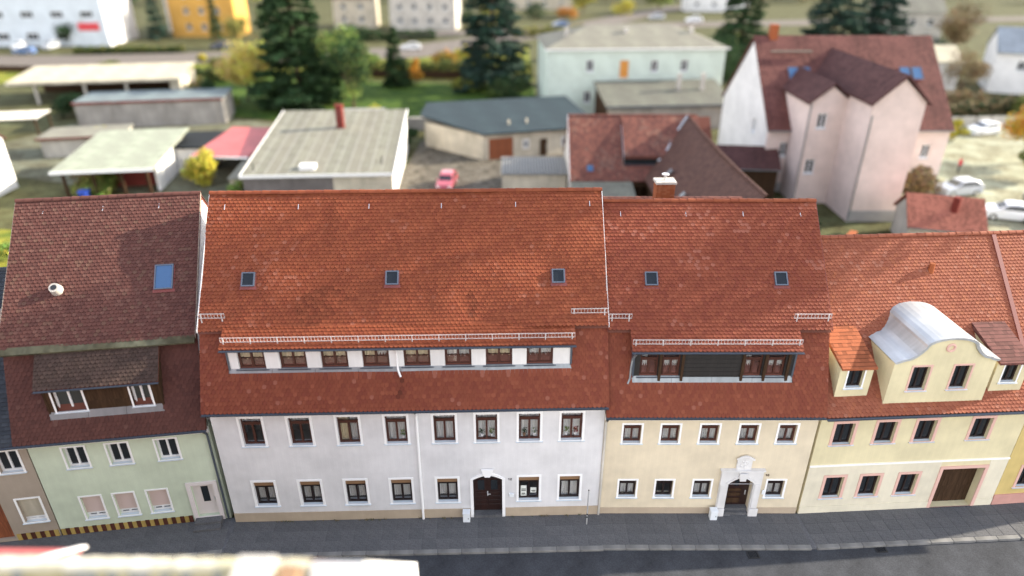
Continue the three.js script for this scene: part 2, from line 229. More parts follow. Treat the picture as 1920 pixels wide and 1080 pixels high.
// origin: middle of the opening's lower edge, on the wall's outer face; every piece a child of the frame
function makeWindow(parent, p, ry, w, h, o) {
  const { frame = M.brownFrame, rec = 0.15, transom = 0, casements = 2, bar = 0, surround = null, sw = 0.09, sill = M.sillZinc, glass = M.glass, curtains = '', blind = 0, fw = 0.055, depth = 0.06, foldSeed = 0, name = 'window' } = o;
  const key = [w, h, rec, transom, casements, bar, sw, blind, fw, !!surround].join();
  const G = winGeos[key] ||= (() => {
    const z0 = -rec - depth, z1 = -rec, x0 = -w / 2, x1 = w / 2, top = h - blind, th = transom ? top * (1 - transom) : top, f = [], panes = [];
    f.push(bx(x0, x0 + fw, 0, top, z0, z1), bx(x1 - fw, x1, 0, top, z0, z1), bx(x0 + fw, x1 - fw, 0, fw * 1.3, z0, z1), bx(x0 + fw, x1 - fw, top - fw, top, z0, z1));
    if (transom) f.push(bx(x0 + fw, x1 - fw, th - fw * 0.8, th + fw * 0.8, z0, z1 + 0.012));
    const cw = (w - 2 * fw) / casements, yb = fw * 1.3, yt = transom ? th - fw * 0.8 : top - fw, e = fw * 0.75;
    for (let i = 0; i < casements; i++) {
      const a = x0 + fw + i * cw, b = a + cw; const m = 0.008;
      f.push(bx(a, a + e, yb, yt, z0 + m, z1 + 0.022), bx(b - e, b, yb, yt, z0 + m, z1 + 0.022), bx(a + e, b - e, yb, yb + e, z0 + m, z1 + 0.02), bx(a + e, b - e, yt - e, yt, z0 + m, z1 + 0.02));
      if (bar) f.push(bx(a + e, b - e, yb + (yt - yb) * bar - 0.012, yb + (yt - yb) * bar + 0.012, z0 + m, z1 + 0.015));
      const ys = bar ? [[yb + e, yb + (yt - yb) * bar - 0.012], [yb + (yt - yb) * bar + 0.012, yt - e]] : [[yb + e, yt - e]];
      for (const [ya, yc] of ys) panes.push(bx(a + e, b - e, ya, yc, z0 + 0.02, z0 + 0.03));
    }
    if (transom) panes.push(bx(x0 + fw, x1 - fw, th + fw * 0.8, top - fw, z0 + 0.02, z0 + 0.03));
    const sg = new THREE.BoxGeometry(w + 2 * sw + 0.06, 0.025, rec + 0.075); sg.rotateX(0.16); sg.translate(0, -0.012, -rec / 2 + 0.04);
    return { frame: join(f), panes, sill: sg, sur: surround ? plate(rect(x0 - sw, x1 + sw, -0.09, h + sw), 0.002, 0.024, [rect(x0 + 0.001, x1 - 0.001, 0.012, h)]) : null, blind: blind ? bx(x0, x1, top, h, z0, z1 + 0.03) : null };
  })();
  const wdw = part(parent, name, G.frame, frame, p, ry);
  for (const g of G.panes) part(wdw, 'pane', g, glass);
  if (sill) part(wdw, 'sill', G.sill, sill);
  if (G.sur) part(wdw, 'surround', G.sur, surround);
  if (G.blind) part(wdw, 'roller_blind', G.blind, M.blind);
  const zc = -rec - depth - 0.11;
  if (curtains === 'net') part(wdw, 'curtain', curtain(w * 1.04, h * 0.96, 7), M.net, [0, 0, zc]);
  if (curtains === 'lace') for (const s of [-1, 1]) part(wdw, 'curtain', curtain(w * 0.43, h * 0.62, 4), M.net, [s * w * 0.24, h * 0.14, zc]);
  if (curtains === 'valance') { part(wdw, 'curtain', curtain(w * 1.04, h * 0.36, 8), M.net, [0, h * 0.62, zc]); }
  if (curtains === 'drape') { part(wdw, 'curtain', curtain(w * 0.5, h * 0.98, 4), M.netWarm, [-w * 0.27, 0, zc]); part(wdw, 'curtain', curtain(w * 0.5, h * 0.98, 4), M.net, [w * 0.27, 0, zc - 0.04]); }
  if (curtains === 'warm') part(wdw, 'curtain', curtain(w * 1.04, h * 1.02, 5), M.netWarm, [0, -0.01, zc]);
  if (curtains === 'side') part(wdw, 'curtain', curtain(w * 0.4, h * 0.98, 3), M.net, [-w * 0.26, 0, zc]);
  return wdw;
}
// a wall with real openings, in a frame of its own: x along the wall, outer face at z = 0
function wallWithOpenings(parent, name, base, outline, t, openings, mat) {
  const [x, z, ry] = base;
  const m = part(parent, name, plate(outline, -t, 0, openings.map(o => o.hole || rect(o.u - o.w / 2, o.u + o.w / 2, o.v, o.v + o.h))), mat, [x, 0, z], ry);
  const c = Math.cos(ry), s = Math.sin(ry);
  for (const o of openings) if (o.win) makeWindow(parent, [x + c * o.u, o.v, z - s * o.u], ry, o.w, o.h, o.win);
  return m;
}
// ---------- street houses ----------
const down = (p, k = 0.07) => [p[0], p[1] - k];
function snowGuard(parent, u0, u1, d, h) {
  const g = [bx(u0, u1, h + 0.235, h + 0.26, -d - 0.008, -d + 0.008), bx(u0, u1, h + 0.045, h + 0.065, -d - 0.008, -d + 0.008)];
  const n = Math.round((u1 - u0) / 0.135); for (let i = 0; i <= n; i++) { const u = u0 + 0.008 + (u1 - u0 - 0.016) * i / n; g.push(bx(u - 0.006, u + 0.006, h + 0.065, h + 0.235, -d - 0.006, -d + 0.006)); }
  const k = Math.max(2, Math.round((u1 - u0) / 1.05)); for (let i = 0; i < k; i++) { const u = u0 + 0.12 + (u1 - u0 - 0.24) * i / (k - 1); g.push(bx(u - 0.018, u + 0.018, h - 0.16, h + 0.25, -d + 0.008, -d + 0.028)); }
  return part(parent, 'snow_guard', g, M.guard);
}
function gutter(parent, u0, u1, d, h, r = 0.075) { const o = [], n = 8; for (let i = 0; i <= n; i++) { const t = Math.PI + Math.PI * i / n; o.push([d + Math.cos(t) * r, h + Math.sin(t) * r]); } for (let i = n; i >= 0; i--) { const t = Math.PI + Math.PI * i / n; o.push([d + Math.cos(t) * (r - 0.012), h + Math.sin(t) * (r - 0.012)]); } return part(parent, 'gutter', sect(o, u0, u1), M.gutterZinc); }
function skylight(parent, u, d, plane, w = 0.54, l = 0.6, glass = M.glassRoof) {
  const [p, q] = plane, dx = q[0] - p[0], dy = q[1] - p[1], a = Math.atan2(dy, dx), h = p[1] + (d - p[0]) * dy / dx;
  const m = part(parent, 'skylight', join([bx(-w / 2, -w / 2 + 0.05, 0, 0.13, -l / 2, l / 2), bx(w / 2 - 0.05, w / 2, 0, 0.13, -l / 2, l / 2), bx(-w / 2 + 0.05, w / 2 - 0.05, 0, 0.13, -l / 2, -l / 2 + 0.05), bx(-w / 2 + 0.05, w / 2 - 0.05, 0, 0.13, l / 2 - 0.05, l / 2)]), M.zincDark, [u, h, -d]);
  m.rotation.x = a; part(m, 'pane', bx(-w / 2 + 0.05, w / 2 - 0.05, 0.085, 0.1, -l / 2 + 0.05, l / 2 - 0.05), glass);
  part(m, 'flashing', join([bx(-w / 2 - 0.06, w / 2 + 0.08, 0.045, 0.062, l / 2 + 0.001, l / 2 + 0.13), bx(w / 2 + 0.001, w / 2 + 0.05, 0.04, 0.055, -l / 2, l / 2), bx(-w / 2 - 0.05, -w / 2 - 0.001, 0.04, 0.055, -l / 2, l / 2)]), M.apron); return m;
}
function hook(parent, u, d, plane) { const [p, q] = plane, h = p[1] + (d - p[0]) * (q[1] - p[1]) / (q[0] - p[0]); const m = part(parent, 'roof_hook', join([bx(-0.011, 0.011, 0.045, 0.055, -0.14, 0.1), bx(-0.011, 0.011, 0.055, 0.1, 0.07, 0.1)]), M.steel, [u, h, -d]); m.rotation.x = Math.atan2(q[1] - p[1], q[0] - p[0]); return m; }
function mansard(g, c) {
  const { L, low, up, back, dorm } = c, ridge = up[1], eh = low[0][1];
  for (const [a, b] of [[0, 0.3], [L - 0.3, L]]) part(g, 'gable_wall', sect([[0.4, 0], [back[0] - 0.3, 0], [back[0] - 0.3, back[1] - 0.05], [ridge[0], ridge[1] - 0.32], [up[0][0] + 0.35, up[0][1] - 0.02], [0.4, eh + 0.9]], a, b), c.gable || c.wall);
  part(g, 'back_wall', bx(0.3, L - 0.3, 0, back[1] - 0.2, -back[0] + 0.3, -back[0] + 0.6), c.gable || c.wall);
  part(g, 'partition', bx(0.3, L - 0.3, 0, 10.2, -2.75, -2.6), M.room);
  for (const y of [0.02, 3.0, eh - 0.25]) part(g, 'floor_slab', bx(0.3, L - 0.3, y, y + 0.2, -2.6, -0.4), M.room);
  const lt = [low[1][0] + 0.1, low[1][1] + 0.1 * (low[1][1] - low[0][1]) / (low[1][0] - low[0][0])];
  part(g, 'roof_deck', sect([down(low[0], 0.1), down(lt, 0.12), down(lt, 0.4), [low[0][0] + 0.2, low[0][1] - 0.1]], -c.vl + 0.02, L + c.vr - 0.02), M.deck);
  part(g, 'roof_deck', sect([down(up[0], 0.1), down(ridge, 0.11), down(back, 0.1), [back[0] - 0.15, back[1] - 0.1], down(ridge, 0.3), [up[0][0] + 0.18, up[0][1] - 0.1]], -c.vl + 0.02, L + c.vr - 0.02), M.deck);
  const slope = (low[1][1] - low[0][1]) / (low[1][0] - low[0][0]), sl = Math.hypot(low[1][0] - low[0][0], low[1][1] - low[0][1]), sd = dorm ? (dorm.bot - low[0][0]) / (low[1][0] - low[0][0]) * sl : 99;
  slopeTiles(g, low[0], low[1], -c.vl, L + c.vr, { pal: c.palLow || c.pal, seed: c.seed, singles: c.singles || 0, mask: (u, s) => !dorm || u - c.vl < dorm.u0 || u - c.vl > dorm.u1 || s < sd, und: c.undLow, patch: c.patchLow, stain: c.stainLow, ...c.tile, gauge: 0.168 });
  slopeTiles(g, up[0], ridge, -c.vl, L + c.vr, { pal: c.pal, seed: c.seed + 1, und: c.und, patch: c.patch, stain: c.stain, ...c.tile });
  if (c.backTiles !== false) { const bm = part(g, 'back_roof', sect([ridge, [back[0], back[1] + 0.02], [back[0] - 0.01, back[1] - 0.05], down(ridge, 0.05)], -c.vl, L + c.vr), M.farRoof); bm.userData.label = 'rear slope of the roof'; }
  ridgeTiles(g, -c.vl, L + c.vr, ridge[0], ridge[1] + 0.0, c.palRidge || c.pal);
  for (const [u, s] of [[-c.vl - 0.022, 1], [L + c.vr + 0.002, -1]]) part(g, 'verge_board', sect([[up[0][0], up[0][1] - 0.06], [ridge[0], ridge[1] - 0.04], [ridge[0], ridge[1] + 0.06], [up[0][0], up[0][1] + 0.055]], u, u + 0.02), c.verge || M.apron);
  gutter(g, -c.vl, L + c.vr, low[0][0] - 0.07, low[0][1] + 0.0);
  part(g, 'cornice', sect([[0.0, eh - 0.42], [-0.09, eh - 0.36], [-0.2, eh - 0.2], [-0.24, eh - 0.07], [0.0, eh - 0.07]], 0.02, L - 0.02), M.trim);
  if (dorm) {
    const { u0, u1, face, eave, jn } = dorm, fb = low[0][1] + (face - low[0][0]) * slope;
    wallWithOpenings(g, 'dormer_wall', [0, -face, 0], rect(u0 + 0.08, u1 - 0.08, fb - 0.35, eave[1] - 0.0 + (face - eave[0]) * (jn[1] - eave[1]) / (jn[0] - eave[0]) - 0.13), 0.22, dorm.wins, dorm.mat);
    for (const [a, b] of [[u0, u0 + 0.077], [u1 - 0.077, u1]]) part(g, 'dormer_cheek', sect([[face - 0.03, fb - 0.2], [face - 0.03, eave[1] + (face - 0.03 - eave[0]) * (jn[1] - eave[1]) / (jn[0] - eave[0]) - 0.12], [jn[0] + 0.1, jn[1] - 0.1], [low[1][0], low[1][1] - 0.1]], a, b), dorm.cheek || M.zincDark);
    part(g, 'dormer_roof_deck', sect([down(eave, 0.03), down(jn, 0.05), down(jn, 0.2), down(eave, 0.1)], u0 - 0.1, u1 + 0.1), M.deck);
    slopeTiles(g, eave, jn, u0 - 0.12, u1 + 0.12, { pal: dorm.pal || c.pal, seed: c.seed + 2, name: 'dormer_roof_tiles', ...c.tile });
    gutter(g, u0 - 0.12, u1 + 0.12, eave[0] - 0.055, eave[1] - 0.01, 0.06);
    const n = Math.round((u1 - u0) / 1.75); const fs = (u1 - u0) / n; for (let i = 0; i < n; i++) part(g, 'flashing', sect([[dorm.bot, low[0][1] + (dorm.bot - low[0][0]) * slope + 0.05], [face - 0.002, fb + 0.06], [face - 0.002, fb - 0.02], [dorm.bot + 0.01, low[0][1] + (dorm.bot - low[0][0]) * slope - 0.03]], u0 + i * fs, u0 + (i + 1) * fs - 0.012), M.zinc);
    if (dorm.guard) snowGuard(g, u0 - 0.08, u1 + 0.08, eave[0] + 0.22, eave[1] + 0.2);
  }
}
const pick = (a, i) => a[i % a.length];

// --- the white-lavender house ---
const houseA = thing('town_house', 'long pale lavender two storey house with eight dormer windows under an orange tiled roof', 'house', [-12.71, 0, 0.28], R(1.68));
{
  const g = houseA, L = 16.7;
  const upWin = { transom: 0.23, casements: 2, surround: M.trim, sw: 0.1 }, grWin = { frame: M.darkFrame, casements: 2, surround: M.trim, sw: 0.1, blind: 0.32, curtains: 'lace' };
  const ops = [];
  const curt = ['valance', 'valance', 'drape', 'net', 'net', 'net', 'net', 'net'];
  [1.63, 3.66, 5.71, 7.75, 9.81, 11.62, 13.47, 15.3].forEach((u, i) => ops.push({ u, v: 4.4, w: 0.92, h: 1.5, win: { ...upWin, curtains: curt[i] } }));
  [1.61, 3.66, 5.69, 7.73, 9.8, 13.48, 15.33].forEach((u, i) => ops.push({ u, v: 0.94, w: 0.92, h: 1.42, win: { ...grWin, curtains: i === 5 ? '' : i === 6 ? 'net' : 'lace' } }));
  ops.push({ hole: arch(10.95, 12.27, 0.0, 2.27, 2.5) });
  wallWithOpenings(g, 'wall', [0, 0, 0], rect(0, L, -0.02, 6.43), 0.4, ops, M.lavender);
  for (const [a, b] of [[0, 10.80], [12.42, L]]) part(g, 'plinth', bx(a, b, 0, 0.52, 0.001, 0.03), M.plinthTan);
  const und = (u, s) => 0.26 * (fbm(u / 2.9, s / 2.4, 90, 999, 2) - 0.5) + 0.05 * (fbm(u / 0.9, s / 1.1, 93, 999, 2) - 0.5);
  mansard(g, { L, vl: 0.12, vr: 0.06, wall: M.lavender, low: [[-0.38, 6.44], [1.32, 9.84]], up: [[0.92, 9.62], [4.9, 14.15]], back: [10.2, 6.6], pal: 'orange', palLow: 'russet', seed: 11, singles: 290, und, undLow: (u, s) => 0.02 * fbm(u / 2, s / 2, 95, 999, 2), verge: M.trim,
    patch: (u, s) => Math.max(0, fbm(u / 1.6, s / 1.4, 97, 999, 3) - 0.58) * 1.6, patchLow: (u, s) => 0.05, stainLow: (u, s) => 1 - 0.6 * Math.exp(-Math.pow((u - 8.25 + 0.25 * (fbm(u * 3, s * 2, 77, 999, 2) - 0.5)) / 0.16, 2)) * (fbm(u * 4, s * 3, 78, 999, 2) > 0.4 && s < 1.3 ? 1 : 0.3), stain: (u, s) => { let k = 1; for (const [a, b, w, h, q] of [[4.9, 0.9, 0.9, 0.8, 0.24], [11.2, 0.7, 0.2, 0.7, 0.3], [5.2, 4.6, 0.3, 1.1, 0.14]]) { const e = Math.hypot((u - a) / w, (s - b) / h) + 1.6 * (fbm(u * 2.5, s * 2.5, 79, 999, 3) - 0.5); if (e < 1) k *= 1 - q * (hash(Math.round(u * 12), Math.round(s * 7), 5) > 0.3 ? 1 : 0.3); } return k; },  // upper roof: tile colours darkened in a few noisy-edged patches
    dorm: { u0: 1.05, u1: 15.22, bot: 0.27, face: 0.43, eave: [0.14, 9.2], jn: [1.06, 9.75], mat: M.white, guard: true, wins: [...Array(8)].map((_, i) => ({ u: 2.04 + i * 1.692, v: 8.1, w: 1.1, h: 0.86, win: { transom: 0, casements: 2, bar: 0.56, rec: 0.1, sill: M.zincDark, curtains: i < 3 ? 'warm' : i === 3 ? 'drape' : i % 2 ? 'net' : 'warm' } })) } });
  snowGuard(g, -0.08, 1.0, 1.2, 10.05); snowGuard(g, 15.2, 16.72, 1.2, 10.05);
  const plane = [[0.92, 9.62], [4.9, 14.15]];
  const lift = (u, d, w) => { const s = (d - 0.92) * Math.hypot(3.98, 4.53) / 3.98; let k = -9; for (const a of [-w, 0, w]) for (const b of [-w, 0, w]) k = Math.max(k, und(u + 0.12 + a, s + b)); return k + 0.01; };
  for (const u of [1.85, 7.78, 14.73]) skylight(g, u, 2.34, plane).translateY(lift(u, 2.34, 0.3));
  for (const u of [0.6, 3.7, 6.7, 9.8, 13.0, 16.2]) hook(g, u, 4.45, plane).translateY(lift(u, 4.45, 0.1));
  // doorway
  const ring = plate(arch(10.82, 12.40, 0.0, 2.3, 2.64), 0.002, 0.05, [arch(10.951, 12.269, 0.0, 2.27, 2.5)]);
  part(g, 'door_surround', ring, M.trim);
  part(g, 'keystone', plate([[11.5, 2.46], [11.72, 2.46], [11.8, 2.62], [11.88, 2.9], [11.34, 2.9], [11.42, 2.62]], 0.052, 0.12), M.trim);
  const door = part(g, 'door', plate(arch(10.955, 12.265, 0.16, 2.27, 2.5), -0.3, -0.24), M.door);
  for (const s of [0, 1]) {
    const a = 11.04 + s * 0.6;
    part(door, 'door_panel', join([rbx(a, a + 0.54, 0.26, 0.55, -0.24, -0.215), rbx(a, a + 0.54, 0.6, 0.8, -0.24, -0.215), rbx(a, a + 0.54, 0.85, 1.05, -0.24, -0.215), rbx(a, a + 0.54, 1.1, 1.28, -0.24, -0.215)]), M.door);
    part(door, 'door_glass', bx(a + 0.12, a + 0.42, 1.42, 2.0, -0.239, -0.225), M.glassDark);
  }
  part(door, 'fanlight', bx(11.1, 12.1, 2.14, 2.3, -0.239, -0.228), M.glassDark);
  part(door, 'handle', join([rbx(11.58, 11.63, 1.05, 1.33, -0.235, -0.21, 0.008), rbx(11.6, 11.74, 1.16, 1.19, -0.21, -0.17, 0.01)]), M.steel);
  part(g, 'door_step', bx(10.96, 12.26, 0.0, 0.155, -0.38, 0.1), M.slabC);
  part(g, 'downpipe', tube([[8.66, 6.36, 0.44], [8.66, 6.2, 0.3], [8.66, 6.05, 0.12], [8.66, 5.8, 0.1], [8.63, 3, 0.1], [8.62, 0.02, 0.1]], 0.055), M.trim);
  part(g, 'dormer_downpipe', tube([[8.0, 9.15, -0.1], [8.0, 9.0, -0.25], [8.0, 8.85, -0.33], [8.0, 8.3, -0.33], [8.02, 8.05, -0.25], [8.12, 7.8, -0.12]], 0.042), M.trim);
  part(g, 'lightning_rod', tube([[16.72, 9.8, -1.2], [16.74, 11.3, -2.2], [16.74, 12.1, -2.75]], 0.012, 6), M.guard);
  part(g, 'letter_box', rbx(12.58, 12.80, 1.22, 1.42, 0.001, 0.08), M.plasticGrey);
}
// --- the cream house ---
const houseB = thing('town_house', 'cream two storey house with carved stone portal and dark timber clad dormer', 'house', [3.993, 0, -0.25], 0);
{
  const g = houseB, L = 9.25, ops = [];
  const win = { transom: 0.22, casements: 2, surround: M.trim, sw: 0.085, sill: M.sillZinc, fw: 0.05 };
  [1.25, 2.91, 4.62, 6.33, 8.01].forEach((u, i) => ops.push({ u, v: 4.17, w: 0.78, h: 1.02, win: { ...win, curtains: 'net' } }));
  [1.28, 2.96, 4.68, 8.03].forEach((u, i) => ops.push({ u, v: 1.0, w: 0.78, h: 1.02, win: { ...win, frame: M.darkFrame, curtains: i === 1 ? 'valance' : 'net' } }));
  ops.push({ hole: arch(5.82, 6.96, 0.0, 1.98, 2.28) });
  wallWithOpenings(g, 'wall', [0, 0, 0], rect(0, L, -0.02, 5.8), 0.42, ops, M.cream);
  for (const [a, b] of [[0, 5.5], [7.28, L]]) part(g, 'plinth', bx(a, b, 0, 0.36, 0.001, 0.025), M.plinthTan);
  mansard(g, { L, vl: 0.0, vr: 0.1, wall: M.cream, low: [[-0.34, 5.84], [1.3, 9.56]], up: [[0.88, 9.4], [4.9, 13.62]], back: [10.0, 7.4], pal: 'russet', seed: 31, singles: 290,
    und: (u, s) => 0.05 * (fbm(u / 2.4, s / 2.2, 190, 999, 3) - 0.5), undLow: (u, s) => 0.02 * fbm(u / 2, s / 2, 195, 999, 2),
    patch: (u, s) => Math.max(0, fbm(u / 1.3, s / 0.9, 197, 999, 3) - 0.5) * (s > 2.6 ? 3.2 : 0.8), patchLow: () => 0.03, palRidge: 'orange',
    dorm: { u0: 1.05, u1: 7.85, bot: 0.22, face: 0.36, eave: [0.06, 8.86], jn: [1.0, 9.5], mat: M.cladding, guard: true, wins: [1.74, 2.66, 6.1, 7.05].map((u, i) => ({ u, v: 7.46, w: 0.76, h: 1.08, win: { transom: 0.2, casements: 2, rec: 0.09, sill: M.zincDark, curtains: i % 2 ? 'lace' : 'side' } })) } });
  for (let i = 0; i < 6; i++) part(g, 'cladding_board', bx(3.2, 5.6, 7.3 + i * 0.21, 7.3 + i * 0.21 + 0.2, -0.357, -0.338), M.cladding);
  for (const u of [2.2, 3.14, 5.66, 6.6, 7.56]) part(g, 'cladding_post', bx(u - 0.055, u + 0.055, 7.24, 8.8, -0.357, -0.27), M.timber);
  snowGuard(g, 0.05, 1.0, 1.12, 9.8); snowGuard(g, 7.75, 9.3, 1.12, 9.8);
  const plane = [[0.88, 9.4], [4.9, 13.62]];
  for (const u of [1.92, 7.42]) skylight(g, u, 2.42, plane);
  for (const u of [0.75, 3.6, 6.1, 8.6]) hook(g, u, 4.45, plane);
  // portal
  part(g, 'portal', plate(rect(5.44, 7.32, 0.0, 2.66), 0.002, 0.14, [arch(5.82, 6.96, 0.0, 1.98, 2.28)]), M.sandstone);
  for (const [a, b] of [[5.44, 5.8], [6.98, 7.36]]) { part(g, 'portal_base', rbx(a - 0.03, b + 0.02, 0.0, 0.44, 0.145, 0.22, 0.02), M.sandstone); part(g, 'portal_pilaster', rbx(a + 0.03, b - 0.06, 0.47, 1.9, 0.142, 0.18, 0.012), M.sandstone); }
  part(g, 'portal_cornice', bx(5.38, 7.38, 2.665, 2.73, 0.001, 0.2), M.sandstone);
  part(g, 'portal_arch_moulding', plate(arch(5.72, 7.06, 1.95, 2.02, 2.44), 0.142, 0.18, [arch(5.84, 6.94, 1.951, 1.99, 2.3)]), M.sandstone);
  part(g, 'keystone', plate([[6.26, 2.18], [6.52, 2.18], [6.58, 2.6], [6.2, 2.6]], 0.184, 0.26), M.sandstone);
  part(g, 'cartouche', plate(arch(6.06, 6.72, 2.735, 3.3, 3.46), 0.002, 0.1), M.sandstone);
  part(g, 'cartouche_relief', (() => { const o = []; for (let i = 0; i < 9; i++) { const t = i / 9 * Math.PI * 2; const s = new THREE.SphereGeometry(0.05 + 0.015 * (i % 2), 8, 6); s.scale(1, 1, 0.4); s.translate(6.39 + Math.cos(t) * 0.16, 3.04 + Math.sin(t) * 0.18, 0.1); o.push(s); } const s = new THREE.SphereGeometry(0.09, 10, 8); s.scale(1, 1.3, 0.4); s.translate(6.39, 3.04, 0.1); o.push(s); return join(o); })(), M.sandstone);
  part(g, 'cartouche_hood', plate([...arch(5.98, 6.8, 3.3, 3.36, 3.56).slice(2), [6.06, 3.3], ...arch(6.06, 6.72, 3.3, 3.31, 3.47).slice(3, -1).reverse(), [6.72, 3.3], [6.8, 3.3]], 0.102, 0.17), M.sandstone);
  const door = part(g, 'door', plate(arch(5.825, 6.955, 0.3, 1.98, 2.28), -0.32, -0.26), M.door);
  part(door, 'door_panel', join([rbx(6.0, 6.62, 0.42, 0.72, -0.26, -0.235), rbx(6.0, 6.62, 0.84, 1.04, -0.26, -0.235), rbx(6.0, 6.62, 1.12, 1.3, -0.26, -0.235)]), M.timber);
  part(door, 'door_glass', bx(6.27, 6.46, 1.44, 1.8, -0.259, -0.245), M.glassDark);
  part(door, 'handle', rbx(6.78, 6.83, 0.95, 1.2, -0.255, -0.2, 0.012), M.steel);
  part(g, 'door_step', bx(5.83, 6.95, 0.0, 0.15, -0.2, 0.12), M.slabC); part(g, 'door_step', bx(5.83, 6.95, 0.152, 0.295, -0.4, -0.02), M.slabC);
  part(g, 'downpipe', tube([[0.06, 5.72, 0.4], [0.06, 5.55, 0.22], [0.06, 5.4, 0.1], [0.06, 5.1, 0.09], [0.05, 3, 0.09], [0.03, 0.02, 0.09]], 0.055), M.dirtyWhite);
  part(g, 'dormer_downpipe', tube([[1.12, 8.8, -0.02], [1.08, 8.6, -0.15], [1.0, 8.4, -0.22], [0.95, 8.0, -0.14], [0.93, 7.55, -0.06], [0.84, 7.35, 0.02]], 0.045), M.zinc);
  part(g, 'letter_box', rbx(7.46, 7.58, 1.2, 1.45, 0.001, 0.06), M.plasticGrey);
  // old back building seen over the ridge
  part(g, 'rear_wing', sect([[10.0, 0], [16, 0], [16, 8.4], [12.9, 10.85], [10.0, 8.9]], 0.7, 8.9), M.dirtyWhite);
  tileField(g, { O: V(0.7, 8.92, -10.0), U: V(1, 0, 0), S: V(0, 0.558, -0.83), W: 8.2, len: 3.45, tw: 0.24, gauge: 0.32, pal: 'barn', tail: 0.004, seed: 77, name: 'rear_roof_tiles', thick: 0.03 });
  ridgeTiles(g, 0.7, 8.9, 12.88, 10.86, 'barn', 0.12, 0.38);
}
const chimB = thing('chimney', 'square orange brick chimney with white cap behind the cream house ridge', 'chimney', [8.35, 10.4, -12.5], 0.03);
part(chimB, 'shaft', bx(-0.5, 0.5, -0.4, 1.62, -0.36, 0.36), M.brickOrange);
for (let r = 0; r < 14; r++) for (let k = 0; k < 4; k++) { const x = -0.5 + k * 0.25 + (r % 2) * 0.06; part(chimB, 'brick', bx(Math.max(-0.505, x + 0.008), Math.min(0.505, x + 0.242), 0.1 + r * 0.105, 0.1 + r * 0.105 + 0.092, 0.361, 0.372 + hash(r, k, 4) * 0.006), hash(r, k, 3) > 0.5 ? M.brickOrange : M.brickPale); }
part(chimB, 'cap', rbx(-0.56, 0.56, 1.62, 1.76, -0.43, 0.43, 0.02), M.dirtyWhite);
part(chimB, 'flue_cowl', join([(() => { const c = new THREE.CylinderGeometry(0.06, 0.06, 0.3, 10); c.translate(0, 1.9, 0); return c; })(), (() => { const c = new THREE.CylinderGeometry(0.2, 0.2, 0.05, 14); c.translate(0, 2.08, 0); return c; })()]), M.steel);

